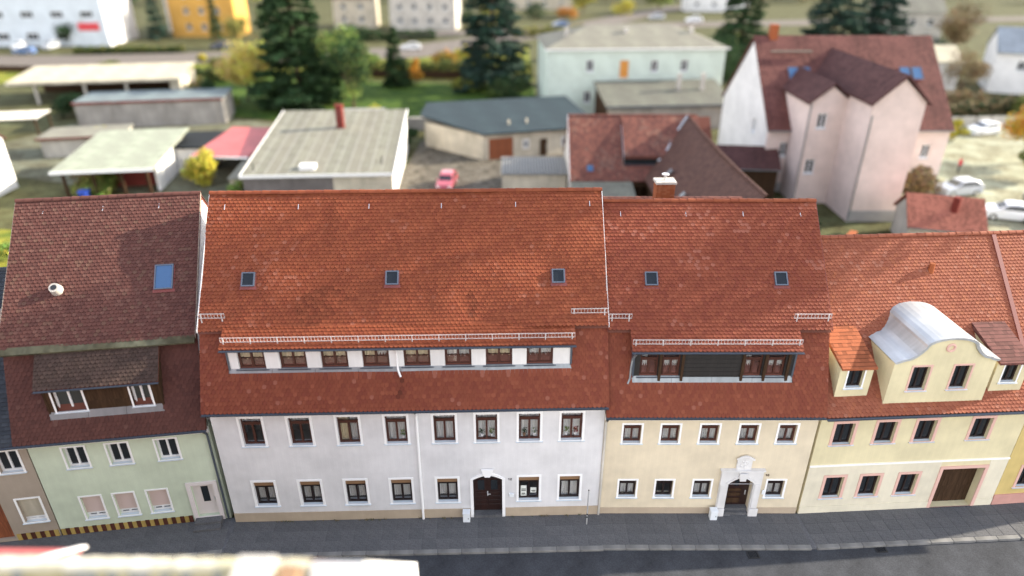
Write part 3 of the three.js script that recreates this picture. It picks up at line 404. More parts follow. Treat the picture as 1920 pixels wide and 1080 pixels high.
// --- the green house with the shadowed roof ---
const houseC = thing('town_house', 'pale green house with closed pinkish shutters and a wide brown dormer', 'house', [-20.24, 0, 1.06], R(8.21));
{
  const g = houseC, L = 7.3, ops = [], far = { frame: M.whiteFrame, casements: 2, glass: M.glassDark, surround: M.trim, sw: 0.07, sill: M.sillZinc };
  [1.72, 3.45, 5.42].forEach(u => ops.push({ u, v: 3.72, w: 0.86, h: 1.12, win: far }));
  ops.push(...[1.68, 3.05, 4.45].map(u => ({ u, v: 0.78, w: 0.84, h: 1.3, win: { ...far, blind: 1.0, surround: M.trim } })));
  ops.push({ hole: rect(5.9, 6.85, 0.25, 2.15) });
  wallWithOpenings(g, 'wall', [0, 0, 0], rect(0, L, -0.02, 5.35), 0.4, ops, M.mintLeft);
  for (let i = 0; i < 30; i++) part(g, 'plinth_brick', bx(0.02 + i * 0.188, 0.02 + i * 0.188 + 0.176, 0, 0.36 + 0.02 * (i % 2), 0.002, 0.03), i % 2 ? M.clinkerR : M.clinkerY);
  for (const w of g.children) if (w.name === 'window') for (const k of w.children) if (k.name === 'roller_blind') k.material = M.shutter;
  part(g, 'door_surround', plate(rect(5.72, 7.05, 0.0, 2.32), 0.002, 0.06, [rect(5.9, 6.85, 0.25, 2.15)]), M.doorPale);
  const door = part(g, 'door', bx(5.9, 6.85, 0.25, 2.15, -0.22, -0.16), M.doorPale); part(door, 'door_glass', bx(6.25, 6.55, 1.0, 1.9, -0.159, -0.145), M.glassDark); part(door, 'handle', rbx(6.72, 6.76, 1.05, 1.25, -0.158, -0.11, 0.01), M.steel);
  for (const [i, z] of [[0, 0.42], [1, 0.72]]) part(g, 'door_step', bx(5.8, 6.95, 0, 0.24 - i * 0.12, 0.062 + i * 0.3, z), M.slabB);
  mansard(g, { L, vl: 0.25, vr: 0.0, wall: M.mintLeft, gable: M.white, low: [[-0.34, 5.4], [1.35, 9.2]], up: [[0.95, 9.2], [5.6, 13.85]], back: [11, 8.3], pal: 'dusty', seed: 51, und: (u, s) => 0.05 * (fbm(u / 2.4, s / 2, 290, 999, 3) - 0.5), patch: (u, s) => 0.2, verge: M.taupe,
    dorm: { pal: 'shadeBrown', u0: 1.25, u1: 5.75, bot: 0.0, face: 0.16, eave: [-0.12, 7.85], jn: [1.05, 9.25], mat: M.timber, cheek: M.timber, wins: [[2.15, 1.15], [4.95, 0.75]].map(([u, w]) => ({ u, v: 6.55, w, h: 1.05, win: { ...far, surround: M.trim } })) } });
  part(g, 'roof_ledge', sect([[0.72, 9.1], [0.98, 9.3], [0.98, 9.2], [0.76, 9.02]], -0.2, L), M.ledge = mk('ledge', [0.15, 0.14, 0.12], 0.9, { map: T.soil }));
  const plane = [[0.95, 9.2], [5.6, 13.85]];
  skylight(g, 5.98, 2.87, plane, 0.75, 1.1, M.glassSkyTint);
  const vent = part(g, 'roof_vent', (() => { const c = new THREE.CylinderGeometry(0.2, 0.26, 0.42, 14); c.translate(0, 0.21, 0); return c; })(), M.dirtyWhite, [1.79, 10.85, -2.7]); vent.rotation.x = R(40);
  part(vent, 'vent_opening', (() => { const c = new THREE.CylinderGeometry(0.12, 0.12, 0.03, 12); c.translate(0, 0.42, 0); return c; })(), M.black);
  for (const u of [0.9, 3.3, 5.6]) hook(g, u, 5.2, plane);
  part(g, 'downpipe', tube([[7.2, 5.3, 0.38], [7.2, 5.1, 0.2], [7.2, 4.9, 0.09], [7.2, 2, 0.09], [7.2, 0.1, 0.09]], 0.05), M.zincDark);
}
// --- taupe house at the frame's edge ---
const houseD = thing('town_house', 'taupe rendered house with dark slate roof and a brown door', 'house', [-28.13, 0, 2.38], R(9.5));
{
  const g = houseD, L = 7.95, ops = [], far = { frame: M.whiteFrame, casements: 2, glass: M.glassDark, surround: M.trim, sw: 0.08 };
  [1.4, 3.3, 5.2, 7.1].forEach(u => ops.push({ u, v: 3.8, w: 0.9, h: 1.15, win: far }));
  [1.4, 3.3, 7.2].forEach(u => ops.push({ u, v: 0.95, w: 0.9, h: 1.35, win: { ...far, blind: 1.1 } }));
  ops.push({ hole: rect(4.9, 6.1, 0.1, 2.2) });
  wallWithOpenings(g, 'wall', [0, 0, 0], rect(0, L, -0.02, 5.35), 0.4, ops, M.taupe);
  for (const w of g.children) if (w.name === 'window') for (const k of w.children) if (k.name === 'roller_blind') k.material = M.creamShed;
  for (let i = 0; i < 9; i++) part(g, 'plinth_brick', bx(6.2 + i * 0.19, 6.2 + i * 0.19 + 0.178, 0, 0.36, 0.002, 0.03), i % 2 ? M.clinkerR : M.clinkerY);
  const door = part(g, 'door', bx(4.9, 6.1, 0.1, 2.2, -0.22, -0.16), M.garageDoor); part(door, 'handle', rbx(5.05, 5.1, 1.05, 1.25, -0.158, -0.11, 0.01), M.steel);
  mansard(g, { L, vl: 0.1, vr: -0.2, wall: M.taupe, low: [[-0.34, 5.4], [1.1, 7.0]], up: [[1.0, 6.9], [5.2, 10.9]], back: [10, 6.6], pal: 'slate', seed: 61, tile: { tw: 0.25, gauge: 0.2, tail: 0.01 } });
}
// --- yellow house with the curved gable ---
const houseE = thing('town_house', 'pale yellow house with a curved baroque gable dormer and pink window surrounds', 'house', [13.36, 0, -0.25], R(3.47));
{
  const g = houseE, L = 9.35, ops = [], far = { frame: M.darkFrame, casements: 2, glass: M.glassDark, surround: M.salmonTrim = mk('salmonTrim', [0.68, 0.43, 0.36], 0.8), sw: 0.13, sill: M.sillZinc };
  [1.15, 3.05, 4.85, 7.4].forEach(u => ops.push({ u, v: 4.02, w: 0.85, h: 1.18, win: far }));
  [1.35, 3.05, 4.85].forEach(u => ops.push({ u, v: 0.88, w: 0.85, h: 1.25, win: far }));
  ops.push({ hole: rect(6.35, 8.35, 0.0, 2.35) });
  wallWithOpenings(g, 'wall', [0, 0, 0], rect(0, L, -0.02, 5.75), 0.4, ops, M.yellow);
  for (const [a, b] of [[0, 6.2], [8.5, L]]) { part(g, 'ground_floor_render', plate(rect(a, b, 0.4, 2.78), 0.0015, 0.012, ops.filter(o => o.u && o.v < 2 && o.u > a && o.u < b).map(o => rect(o.u - 0.57, o.u + 0.57, 0.78, 2.27))), M.paleYellow); part(g, 'plinth', bx(a, b, 0, 0.395, 0.001, 0.04), M.paleYellow); }
  part(g, 'string_course', bx(0, L, 2.8, 2.88, 0.001, 0.05), M.trim);
  part(g, 'gate_surround', plate(rect(6.2, 8.5, 0, 2.5), 0.002, 0.05, [rect(6.35, 8.35, 0, 2.35)]), M.salmonTrim);
  const gate = part(g, 'gate', bx(6.35, 8.35, 0, 2.35, -0.4, -0.34), M.door); for (let i = 0; i < 8; i++) part(gate, 'gate_board', bx(6.37 + i * 0.247, 6.37 + i * 0.247 + 0.235, 0.04, 2.3, -0.339, -0.32), M.timber);
  const eave = [-0.34, 5.78], ridge = [5.2, 11.72], back = [10.8, 6.2];
  for (const [a, b] of [[0, 0.3], [L - 0.3, L]]) part(g, 'gable_wall', sect([[0.4, 0], [10.3, 0], [10.3, 6.3], [5.2, 11.45], [0.4, 6.3]], a, b), M.yellow);
  part(g, 'back_wall', bx(0.3, L - 0.3, 0, 6.2, -10.4, -10.1), M.yellow);
  part(g, 'roof_deck', sect([down(eave, 0.09), down(ridge, 0.1), down(back, 0.1), [10.6, 6.0], down(ridge, 0.3), [-0.1, 5.69]], -0.0, L), M.deck);
  slopeTiles(g, eave, ridge, 0, L, { pal: 'rose', seed: 71, und: (u, s) => 0.05 * (fbm(u / 2.4, s / 2.4, 390, 999, 3) - 0.5), patch: () => 0.15 });
  part(g, 'back_roof', sect([ridge, back, down(back, 0.06), down(ridge, 0.05)], 0, L), M.farRoof);
  ridgeTiles(g, 0, L, ridge[0], ridge[1], 'rose');
  gutter(g, 0, L, -0.42, 5.76); part(g, 'cornice', sect([[0.0, 5.46], [-0.14, 5.6], [-0.2, 5.7], [0.0, 5.7]], 0.01, L - 0.01), M.trim);
  // curved gable
  const prof = [[2.5, 6.2], [6.9, 6.2], [6.9, 8.25], [6.62, 8.32]]; for (let i = 0; i <= 8; i++) { const t = i / 8; prof.push([6.5 - 0.75 * t, 8.4 + 0.55 * t * t]); } for (let i = 1; i <= 12; i++) { const a = Math.PI * i / 12; prof.push([4.7 + 1.05 * Math.cos(a), 8.95 + 0.42 * Math.sin(a)]); } for (let i = 0; i <= 8; i++) { const t = i / 8; prof.push([3.65 - 0.75 * t, 8.95 - 0.55 * (1 - (1 - t) * (1 - t))]); } prof.push([2.5, 8.25]);
  const dw = [{ u: 3.75, v: 6.85, w: 0.75, h: 1.2, win: { ...far, surround: M.salmonTrim, sw: 0.08 } }, { u: 5.55, v: 6.85, w: 0.75, h: 1.2, win: { ...far, surround: M.salmonTrim, sw: 0.08 } }];
  wallWithOpenings(g, 'gable_dormer_wall', [0, 0.02, 0], prof, 0.3, dw, M.yellow);
  part(g, 'gable_emblem', (() => { const c = new THREE.TorusGeometry(0.16, 0.05, 8, 20); c.translate(4.7, 8.95, 0.04); return c; })(), M.salmonTrim);
  const rp = prof.slice(2); const top = rp.map(([x, y]) => [x + (x > 4.7 ? 0.08 : -0.08), y + 0.1]);
  part(g, 'gable_dormer_roof', plate([...top, ...rp.slice().reverse().map(([x, y]) => [x, y + 0.012])], -3.6, 0.12), M.zincBright);
  for (const [a, b] of [[2.5, 2.7], [6.7, 6.9]]) part(g, 'gable_dormer_cheek', bx(a, b, 6.2, 8.23, -2.9, -0.281), M.yellow);
  for (const u of [1.15, 8.0]) { // small side dormers
    wallWithOpenings(g, 'dormer_wall', [u, -0.25, 0], rect(-0.72, 0.72, 6.0, 7.93), 0.25, [{ u: 0, v: 6.9, w: 0.7, h: 0.95, win: { ...far, surround: M.trim, sw: 0.06 } }], M.yellow);
    part(g, 'dormer_roof', sect([[0.08, 8.0], [2.3, 8.72], [2.3, 8.5], [0.08, 7.9]], u - 0.76, u + 0.76), u > 5 ? M.farRoof : M.sideRoof ||= mk('sideRoof', [0.32, 0.10, 0.045], 0.8, { map: T.far, bumpMap: T.far, bumpScale: 0.02 }));
    for (const s of [-0.72, 0.62]) part(g, 'dormer_cheek', sect([[0.51, 6.4], [0.51, 7.98], [2.1, 8.5]], u + s, u + s + 0.1), M.yellow);
  }
  part(g, 'roof_vent', (() => { const c = new THREE.CylinderGeometry(0.12, 0.14, 0.5, 10); c.translate(5.9, 10.6, -4.0); return c; })(), M.brickOrange);
}
// --- ochre house ---
const houseF = thing('town_house', 'ochre house with salmon plinth beside the yellow house gate', 'house', [22.72, 0, -0.82], R(5));
{
  const g = houseF, L = 9, ops = [], far = { frame: M.darkFrame, casements: 2, glass: M.glassDark, surround: M.salmonTrim, sw: 0.12 };
  for (const u of [1.3, 3.3, 5.3, 7.3]) { ops.push({ u, v: 4.0, w: 0.85, h: 1.2, win: far }); ops.push({ u, v: 1.0, w: 0.85, h: 1.25, win: far }); }
  wallWithOpenings(g, 'wall', [0, 0, 0], rect(0, L, -0.02, 5.75), 0.4, ops, M.ochre);
  part(g, 'plinth', bx(0, L, 0, 0.6, 0.001, 0.05), M.salmon);
  const eave = [-0.34, 5.78], ridge = [5.2, 11.72], back = [10.8, 6.2];
  for (const [a, b] of [[0, 0.3], [L - 0.3, L]]) part(g, 'gable_wall', sect([[0.4, 0], [10.3, 0], [10.3, 6.3], [5.2, 11.45], [0.4, 6.3]], a, b), M.ochre);
  part(g, 'back_wall', bx(0.3, L - 0.3, 0, 6.2, -10.4, -10.1), M.ochre);
  part(g, 'roof_deck', sect([down(eave, 0.09), down(ridge, 0.1), down(back, 0.1), [10.6, 6.0], down(ridge, 0.3), [-0.1, 5.69]], 0, L), M.deck);
  slopeTiles(g, eave, ridge, 0, L, { pal: 'rose', seed: 81, patch: () => 0.2 });
  part(g, 'back_roof', sect([ridge, back, down(back, 0.06), down(ridge, 0.05)], 0, L), M.farRoof);
  ridgeTiles(g, 0, L, ridge[0], ridge[1], 'rose'); gutter(g, 0, L, -0.42, 5.76);
  part(g, 'fire_wall_coping', sect([down(eave, -0.05), down(ridge, -0.05), down(ridge, -0.14), down(eave, -0.14)], -0.1, 0.1), M.apron);
}
// ---------- ground, street ----------
const sheet = (pts, y) => { const g = new THREE.ShapeGeometry(shapeOf(pts.map(([x, z]) => [x, -z]))); g.rotateX(-Math.PI / 2); g.translate(0, y, 0); return g; };
const prism = (pts, y0, y1) => { const g = new THREE.ExtrudeGeometry(shapeOf(pts.map(([x, z]) => [x, -z])), { depth: y1 - y0, bevelEnabled: false }); g.rotateX(-Math.PI / 2); g.translate(0, y0, 0); return g; };
structure('ground', sheet([[-900, 200], [900, 200], [900, -1200], [-900, -1200]], -0.2), M.soil);
structure('road', sheet([[-60, 30], [60, 30], [60, -0.5], [22.7, 0.9], [4, 1.5], [-12.8, 1.9], [-20.3, 2.8], [-60, 9]], -0.12), M.asphalt);
const frames = [[-28.13, 2.38, R(9.5), 7.9], [-20.24, 1.06, R(8.21), 7.3], [-12.71, 0.28, R(1.68), 16.7], [3.99, -0.25, 0, 9.25], [13.36, -0.25, R(3.47), 9.35], [22.72, -0.82, R(5), 6]];
const pavement = structure('pavement', join(frames.map(([x, z, ry, L], i) => { const g = bx(-0.35, L + 0.35, -0.16, -0.006 - i * 0.002, 0.02, 2.02); g.rotateY(ry); g.translate(x, 0, z); return g; })), M.bed);
const slabGeo = rbx(0, 0.588, -0.05, 0, 0, 0.588, 0.008), kerbGeo = rbx(0, 0.985, -0.16, 0.005, 0, 0.22, 0.02);
const kerb = structure('kerb', join(frames.map(([x, z, ry, L], i) => { const g = bx(0, L, -0.17, -0.1 - i * 0.002, 1.87, 2.06); g.rotateY(ry); g.translate(x, 0, z); return g; })), M.bed);
for (const [x, z, ry, L] of frames) {
  const c = Math.cos(ry), s = Math.sin(ry), at = (u, w) => [x + c * u + s * w, 0, z - s * u + c * w];
  const n = Math.floor(L / 0.6), k = L / (n * 0.6);
  for (let i = 0; i < n; i++) for (let j = 0; j < 3; j++) { const p = at(i * 0.6 * k + 0.005, 0.06 + j * 0.6); p[1] = (hash(i, j, 7) - 0.5) * 0.006; const m = part(pavement, 'paving_slab', slabGeo, [M.slabA, M.slabB, M.slabC][Math.floor(hash(i * 3 + j, Math.round(x), 17) * 3)], p, ry); m.scale.x = k; }
  const nk = Math.floor(L), kk = L / nk; for (let i = 0; i < nk; i++) { const m = part(kerb, 'kerb_stone', kerbGeo, M.kerb, at(i * kk + 0.005, 1.86), ry); m.scale.x = kk; }
}
function grate(x, z, label) { const t = thing('drain_grate', label, 'drain', [x, -0.118, z], R(3)); part(t, 'frame', join([bx(-0.25, 0.25, 0, 0.02, -0.2, -0.16), bx(-0.25, 0.25, 0, 0.02, 0.16, 0.2), bx(-0.25, -0.21, 0, 0.02, -0.16, 0.16), bx(0.21, 0.25, 0, 0.02, -0.16, 0.16)]), M.black); for (let i = 0; i < 6; i++) part(t, 'bar', bx(-0.17 + i * 0.065, -0.14 + i * 0.065, 0, 0.015, -0.16, 0.16), M.rubber); }
grate(10.56, 2.08, 'dark drain grate in the gutter before the cream house'); grate(16.3, 1.75, 'dark drain grate in the gutter before the yellow house');
structure('yard', sheet([[-12, -12], [12, -12], [12, -42], [9, -62], [-12, -66], [-13, -40]], -0.15), M.cobble);
structure('lawn', sheet([[-30, -70], [4, -78], [4, -104], [-34, -108]], -0.14), M.lawn);
structure('parking_lot', sheet([[38, -26], [90, -26], [110, -72], [44, -72]], -0.15), M.gravelLot);
structure('back_road', sheet([[-260, -132], [-100, -139], [-30, -150], [10, -190], [60, -260], [70, -260], [26, -190], [-20, -136], [-100, -122], [-260, -112]], -0.13), M.farRoad);
structure('side_street', sheet([[-30, -168], [40, -190], [200, -215], [200, -226], [40, -204], [-34, -178]], -0.12), M.farRoad);
structure('meadow', sheet([[-70, -16], [-32, -16], [-38, -34], [-80, -40]], -0.14), M.meadow);
structure('gravel_court', sheet([[-70, -56], [-26, -40], [-22, -72], [-60, -84]], -0.15), M.court);
structure('garden_lawn', sheet([[-62, -86], [-31, -76], [-32, -112], [-70, -116]], -0.14), M.lawn);
structure('verge', sheet([[-260, -113], [-100, -121], [-22, -134], [4, -150], [4, -108], [-60, -112], [-120, -100], [-260, -90]], -0.16), M.meadow);

// ---------- small street things ----------
const inA = (u, y, w) => { const c = Math.cos(R(1.68)), s = Math.sin(R(1.68)); return [-12.71 + c * u + s * w, y, 0.28 - s * u + c * w]; };
{
  const p = thing('sign_pole', 'thin banded steel pole standing beside the downpipe of the lavender house', 'pole', [3.42, 0, 0.42]);
  part(p, 'post', (() => { const c = new THREE.CylinderGeometry(0.03, 0.03, 2.05, 12); c.translate(0, 1.025, 0); return c; })(), M.pole);
  for (const y of [0.45, 0.62]) part(p, 'band', (() => { const c = new THREE.CylinderGeometry(0.033, 0.033, 0.09, 12); c.translate(0, y, 0); return c; })(), M.black);
  part(p, 'cap', (() => { const c = new THREE.SphereGeometry(0.032, 12, 8); c.translate(0, 2.05, 0); return c; })(), M.black);
  for (const [pos, label] of [[inA(10.62, 0, 0.22), 'pale grey meter cabinet beside the lavender house door'], [[9.3, 0, 0.06], 'pale grey meter cabinet beside the carved stone portal']]) {
    const c = thing('meter_cabinet', label, 'cabinet', pos, 0); part(c, 'body', rbx(-0.16, 0.16, 0, 0.5, -0.14, 0.14, 0.015), M.plasticGrey); part(c, 'lid', rbx(-0.175, 0.175, 0.501, 0.54, -0.16, 0.16, 0.012), M.plasticGrey); part(c, 'lock', bx(0.07, 0.1, 0.2, 0.26, 0.141, 0.15), M.black);
  }
}
const font = await new FontLoader().loadAsync('fonts/droid/droid_sans_bold.typeface.json');
const txt = (s, size) => { const g = new TextGeometry(s, { font, size, depth: 0.012, curveSegments: 4 }); return g; };
part(houseA, 'house_number', txt('12', 0.12), M.black, [12.53, 2.18, 0.003]);
part(houseB, 'house_number', txt('10', 0.12), M.timber, [7.46, 2.27, 0.003]);
for (const [u, v, w, h, label, lines] of [[13.25, 1.06, 0.27, 0.62, 'tall pale notice with dark print in the window beside the lavender house letter box', [[0.38, 0.05, 0.2], [0.3, 0.05, 0.21], [0.14, 0.03, 0.15], [0.07, 0.05, 0.19]]], [13.7, 1.24, 0.27, 0.31, 'small square notice in the window beside the lavender house letter box', [[0.11, 0.04, 0.2], [0.06, 0.035, 0.12]]]]) {
  const p = thing('window_notice', label, 'notice', inA(u, v, -0.172), R(1.68)); part(p, 'sheet', bx(-w / 2, w / 2, 0, h, -0.002, 0.002), M.paper); for (const [y, t, l] of lines) part(p, 'print', bx(-l / 2, l / 2, y, y + t, 0.0025, 0.004), M.ink);
}

// ---------- foliage ----------
function leafMesh(list) { // list of [x,y,z,size,color]
  const n = list.length, pos = new Float32Array(n * 18), col = new Float32Array(n * 18); let k = 0; const e = new THREE.Euler(), q = new THREE.Quaternion(), v = V(), rg = rngOf(n + 3);
  const quad = [[-0.5, 0, 0], [0, -0.42, 0.1], [0.5, 0, 0], [-0.5, 0, 0], [0.5, 0, 0], [0, 0.42, 0.1]];
  for (const [x, y, z, s, c, tx, ty] of list) { e.set(tx ?? rg() * 6.3, ty ?? rg() * 6.3, tx === undefined ? rg() * 6.3 : 0, 'YXZ'); q.setFromEuler(e); for (const p of quad) { v.set(p[0] * s, p[1] * s, p[2] * s).applyQuaternion(q); pos[k] = v.x + x; pos[k + 1] = v.y + y; pos[k + 2] = v.z + z; col[k] = c[0]; col[k + 1] = c[1]; col[k + 2] = c[2]; k += 3; } }
  const g = new THREE.BufferGeometry(); g.setAttribute('position', new THREE.BufferAttribute(pos, 3)); g.setAttribute('color', new THREE.BufferAttribute(col, 3)); g.computeVertexNormals(); return g;
}
function trunkGeo(h, r, lean = 0, limbs = []) { const o = [tube([[0, -0.3, 0], [lean * 0.4, h * 0.5, 0], [lean, h, 0]], r, 8, 6)]; o[0].attributes.position.count; const p = o[0].attributes.position; for (let i = 0; i < p.count; i++) { const t = Math.max(0, p.getY(i) / h), cx = lean * t; p.setX(i, cx + (p.getX(i) - cx) * (1 - 0.75 * t)); p.setZ(i, p.getZ(i) * (1 - 0.75 * t)); } for (const l of limbs) o.push(tube(l, r * 0.35, 5, 5)); for (const g of o) g.computeVertexNormals(); return join(o); }
const tint = (rg, cols) => { const c = cols[Math.floor(rg() * cols.length)], f = 0.75 + 0.5 * rg(); return [c[0] * f, c[1] * f, c[2] * f]; };
const GREEN = [[0.03, 0.06, 0.022], [0.04, 0.075, 0.03], [0.025, 0.05, 0.02]], BLUEG = [[0.03, 0.058, 0.04], [0.042, 0.075, 0.055], [0.025, 0.045, 0.034]], YEL = [[0.5, 0.42, 0.05], [0.42, 0.38, 0.06], [0.34, 0.33, 0.06]], OLIVE = [[0.14, 0.16, 0.04], [0.1, 0.12, 0.035], [0.18, 0.16, 0.05]], AUT = [[0.58, 0.52, 0.09], [0.52, 0.36, 0.16], [0.52, 0.5, 0.1], [0.5, 0.44, 0.1]], ORG = [[0.45, 0.2, 0.03], [0.5, 0.28, 0.04], [0.35, 0.14, 0.03]], LIME = [[0.16, 0.22, 0.05], [0.12, 0.18, 0.04], [0.2, 0.24, 0.06]], BROWN = [[0.2, 0.15, 0.08], [0.16, 0.12, 0.07], [0.24, 0.17, 0.08]];
function conifer(name, label, x, z, h, r, cols, seed, n = 5200, base = 0.06, group) {
  const rg = rngOf(seed), t = thing(name, label, 'tree', [x, -0.2, z], rg() * 6, group), L = [];
  part(t, 'trunk', trunkGeo(h * 0.96, h * 0.016 + 0.06), M.bark);
  const levels = Math.round(h * 1.5), per = n / levels;
  for (let j = 0; j < levels; j++) {
    const f = base + (1 - base) * (j + rg() * 0.6) / levels, y = f * h, R0 = r * Math.pow(1 - f, 0.8) + 0.15, nb = Math.max(4, Math.round(5 + 6 * (1 - f)));
    for (let b = 0; b < nb; b++) { const a = rg() * 6.283, len = R0 * (0.5 + 0.3 * rg() + 0.45 * vnoise(a * 1.4 + 9, y * 0.45, seed)), m = Math.max(3, Math.round(per * 1.5 * (1 - f * 0.8) / nb)); const c = tint(rg, cols);
      for (let i = 0; i < m; i++) { const q = 0.15 + 0.85 * Math.sqrt(rg()), w = (1 - q * 0.6) * len * 0.28; const dx = q * len, side = (rg() - 0.5) * 2 * w, drop = -0.28 * q * len + 0.12 * q * q * len - rg() * 0.25; L.push([Math.cos(a) * dx - Math.sin(a) * side, y + drop, Math.sin(a) * dx + Math.cos(a) * side, 0.3 + 0.3 * rg() + r * 0.035, [c[0] * (0.85 + 0.3 * rg()), c[1] * (0.85 + 0.3 * rg()), c[2]]]); } }
  }
  part(t, 'crown', leafMesh(L), M.leafMat); return t;
}
function leafy(name, label, category, x, z, h, r, cols, seed, { n = 3500, trunk = 0.35, flat = 0.8, size = 0.3, lean = 0, group, clumps = 14 } = {}) {
  const rg = rngOf(seed), t = thing(name, label, category, [x, -0.2, z], 0, group), L = [], cy = h * trunk + (h * (1 - trunk)) / 2, ry = h * (1 - trunk) / 2 * flat * 1.1, limbs = [];
  for (let c = 0; c < clumps; c++) { const a = rg() * 6.283, b = Math.acos(2 * rg() - 1), q = 0.35 + 0.4 * rg(); const C = [lean + Math.cos(a) * Math.sin(b) * r * q, cy + Math.cos(b) * ry * q * 1.1, Math.sin(a) * Math.sin(b) * r * q], cr = r * (0.32 + 0.22 * rg()), m = Math.round(n / clumps), cc = tint(rg, cols);
    if (c < 6) limbs.push([[lean * 0.3, h * trunk * 0.6, 0], [lean + (C[0] - lean) * 0.4, (C[1] + h * trunk) / 2, C[2] * 0.5], C]);
    for (let i = 0; i < m; i++) { const u = rg() * 6.283, v = Math.acos(2 * rg() - 1), w = Math.pow(rg(), 0.45) * cr; const k = rg() < 0.25 ? tint(rg, cols) : cc; L.push([C[0] + Math.cos(u) * Math.sin(v) * w, Math.max(0.15, C[1] + Math.cos(v) * w * 0.8), C[2] + Math.sin(u) * Math.sin(v) * w, size * (0.6 + 0.8 * rg()), [k[0] * (0.8 + 0.4 * rg()), k[1] * (0.8 + 0.4 * rg()), k[2]]]); } }
  part(t, category === 'tree' ? 'trunk' : 'stem', trunkGeo(h * Math.max(trunk, 0.3) + ry * 0.6, 0.06 + h * 0.014, lean, limbs), M.bark);
  part(t, 'crown', leafMesh(L), M.leafMat); return t;
}
conifer('spruce_tree', 'broad dark spruce rising behind the grey felt roofed garage', -33.5, -87, 25, 8.4, GREEN, 101, 24000);
leafy('garden_tree', 'pale green conifer shaped tree beside the broad dark spruce', 'tree', -24.6, -84, 13.5, 4.6, LIME.concat(GREEN, GREEN), 102, { trunk: 0.08, clumps: 26, n: 9000, flat: 1 });
conifer('spruce_tree', 'tall blue green spruce standing over the lawn', -3.4, -101, 27, 8.0, BLUEG, 103, 17000);
conifer('spruce_tree', 'slim dark cone of a young spruce on the lawn', -20.8, -103, 10.5, 3.0, GREEN, 104, 6000);
leafy('garden_shrub', 'narrow orange autumn shrub next to the young spruce', 'shrub', -17.3, -104, 5, 1.5, ORG, 105, { trunk: 0.05, n: 1500, clumps: 9 });
leafy('autumn_tree', 'yellow and pink autumn tree behind the concrete garage row', 'tree', -43.2, -90, 8.8, 4.9, AUT, 106, { trunk: 0.34, flat: 0.9, n: 11000, clumps: 24, lean: 0.6, size: 0.3 });
leafy('garden_shrub', 'bright yellow green shrub below the autumn tree', 'shrub', -44.2, -86, 2.0, 1.4, LIME, 107, { trunk: 0.02, n: 1200, clumps: 7, size: 0.22 });
leafy('yellow_bush', 'round bright yellow bush beside the sage roofed shed', 'bush', -33.2, -47.5, 4.2, 2.0, YEL, 108, { trunk: 0.05, n: 4200, clumps: 16, size: 0.24, flat: 1 });
leafy('garden_shrub', 'clipped green shrub at the corner of the garage wall', 'shrub', -27.6, -42.6, 2.4, 1.3, LIME, 109, { trunk: 0.02, n: 1600, clumps: 9, size: 0.2, flat: 1 });
leafy('garden_shrub', 'low olive shrub beneath the tall blue green spruce', 'shrub', -8.6, -98, 2.2, 2.0, OLIVE.concat(YEL), 110, { trunk: 0.02, n: 1500, clumps: 8 });
leafy('garden_shrub', 'wide dark shrub between the lawn and the mint house', 'shrub', 0.2, -92, 3.4, 4.2, OLIVE.concat(GREEN), 111, { trunk: 0.02, n: 3600, clumps: 16 });
leafy('garden_shrub', 'yellow tipped shrub along the garden edge behind the garage', 'shrub', -20, -77, 2.2, 2.1, LIME.concat(YEL), 112, { trunk: 0.02, n: 1500, clumps: 8 });
leafy('garden_shrub', 'dark ivy covered bush between garage and low blue roofed building', 'shrub', -13.6, -62, 3.2, 1.9, GREEN, 113, { trunk: 0.02, n: 1800, clumps: 9 });
conifer('conifer_tree', 'dark conifer before the orange apartment house', -92.5, -166, 14, 3.4, BLUEG, 114, 3500);
conifer('conifer_tree', 'narrow cypress against the orange apartment house', -76.2, -163, 15, 1.9, GREEN, 115, 2600);
leafy('roadside_tree', 'yellow leaved roadside tree beside the pale blue shop', 'tree', -104, -158, 9.5, 4.0, YEL.concat(OLIVE), 116, { trunk: 0.25, n: 3000 });
leafy('roadside_shrub', 'dark green roadside shrub beside the pale blue shop', 'shrub', -108.5, -154, 6, 3.2, GREEN, 117, { trunk: 0.04, n: 2200 });
conifer('spruce_tree', 'tall spruce between mint house and pink house', 43, -112, 22, 7.6, GREEN, 118, 13000);
conifer('spruce_tree', 'grey green spruce above the pink house ridge', 66, -125, 24, 9.4, BLUEG, 119, 13000);
conifer('spruce_tree', 'second grey green spruce beside the one above the pink ridge', 77, -128, 21, 8.6, BLUEG, 120, 12000);
leafy('autumn_tree', 'golden leaved tree by the gravel parking lot', 'tree', 61.5, -56, 7.5, 3.8, YEL.concat(ORG), 121, { trunk: 0.2, n: 4200, clumps: 16 });
leafy('autumn_tree', 'second golden leaved tree nearer the parked cars', 'tree', 57.8, -49.5, 4.6, 2.3, YEL.concat(OLIVE), 122, { trunk: 0.15, n: 3000, clumps: 12 });
leafy('yellow_bush', 'yellow bush beside the white car on the parking lot', 'bush', 58.6, -66.5, 2.8, 1.8, YEL, 123, { trunk: 0.02, n: 1500, clumps: 8 });
leafy('garden_shrub', 'brown autumn shrub at the foot of the pink house wall', 'shrub', 41.2, -43, 4.0, 2.2, BROWN, 124, { trunk: 0.05, n: 3200, clumps: 12 });
leafy('garden_shrub', 'green shrub above the brown one by the pink house', 'shrub', 42, -47.5, 3.6, 1.6, LIME.concat(GREEN), 125, { trunk: 0.05, n: 1600, clumps: 8 });
leafy('garden_shrub', 'dark shrub between cream house and pink house', 'shrub', 25.5, -33, 3.0, 2.6, GREEN, 126, { trunk: 0.03, n: 2000, clumps: 9 });
leafy('roadside_tree', 'bare olive tree beside the pale villa at the far road', 'tree', -6, -176, 8, 4, OLIVE.concat(YEL), 127, { trunk: 0.25, n: 2200 });
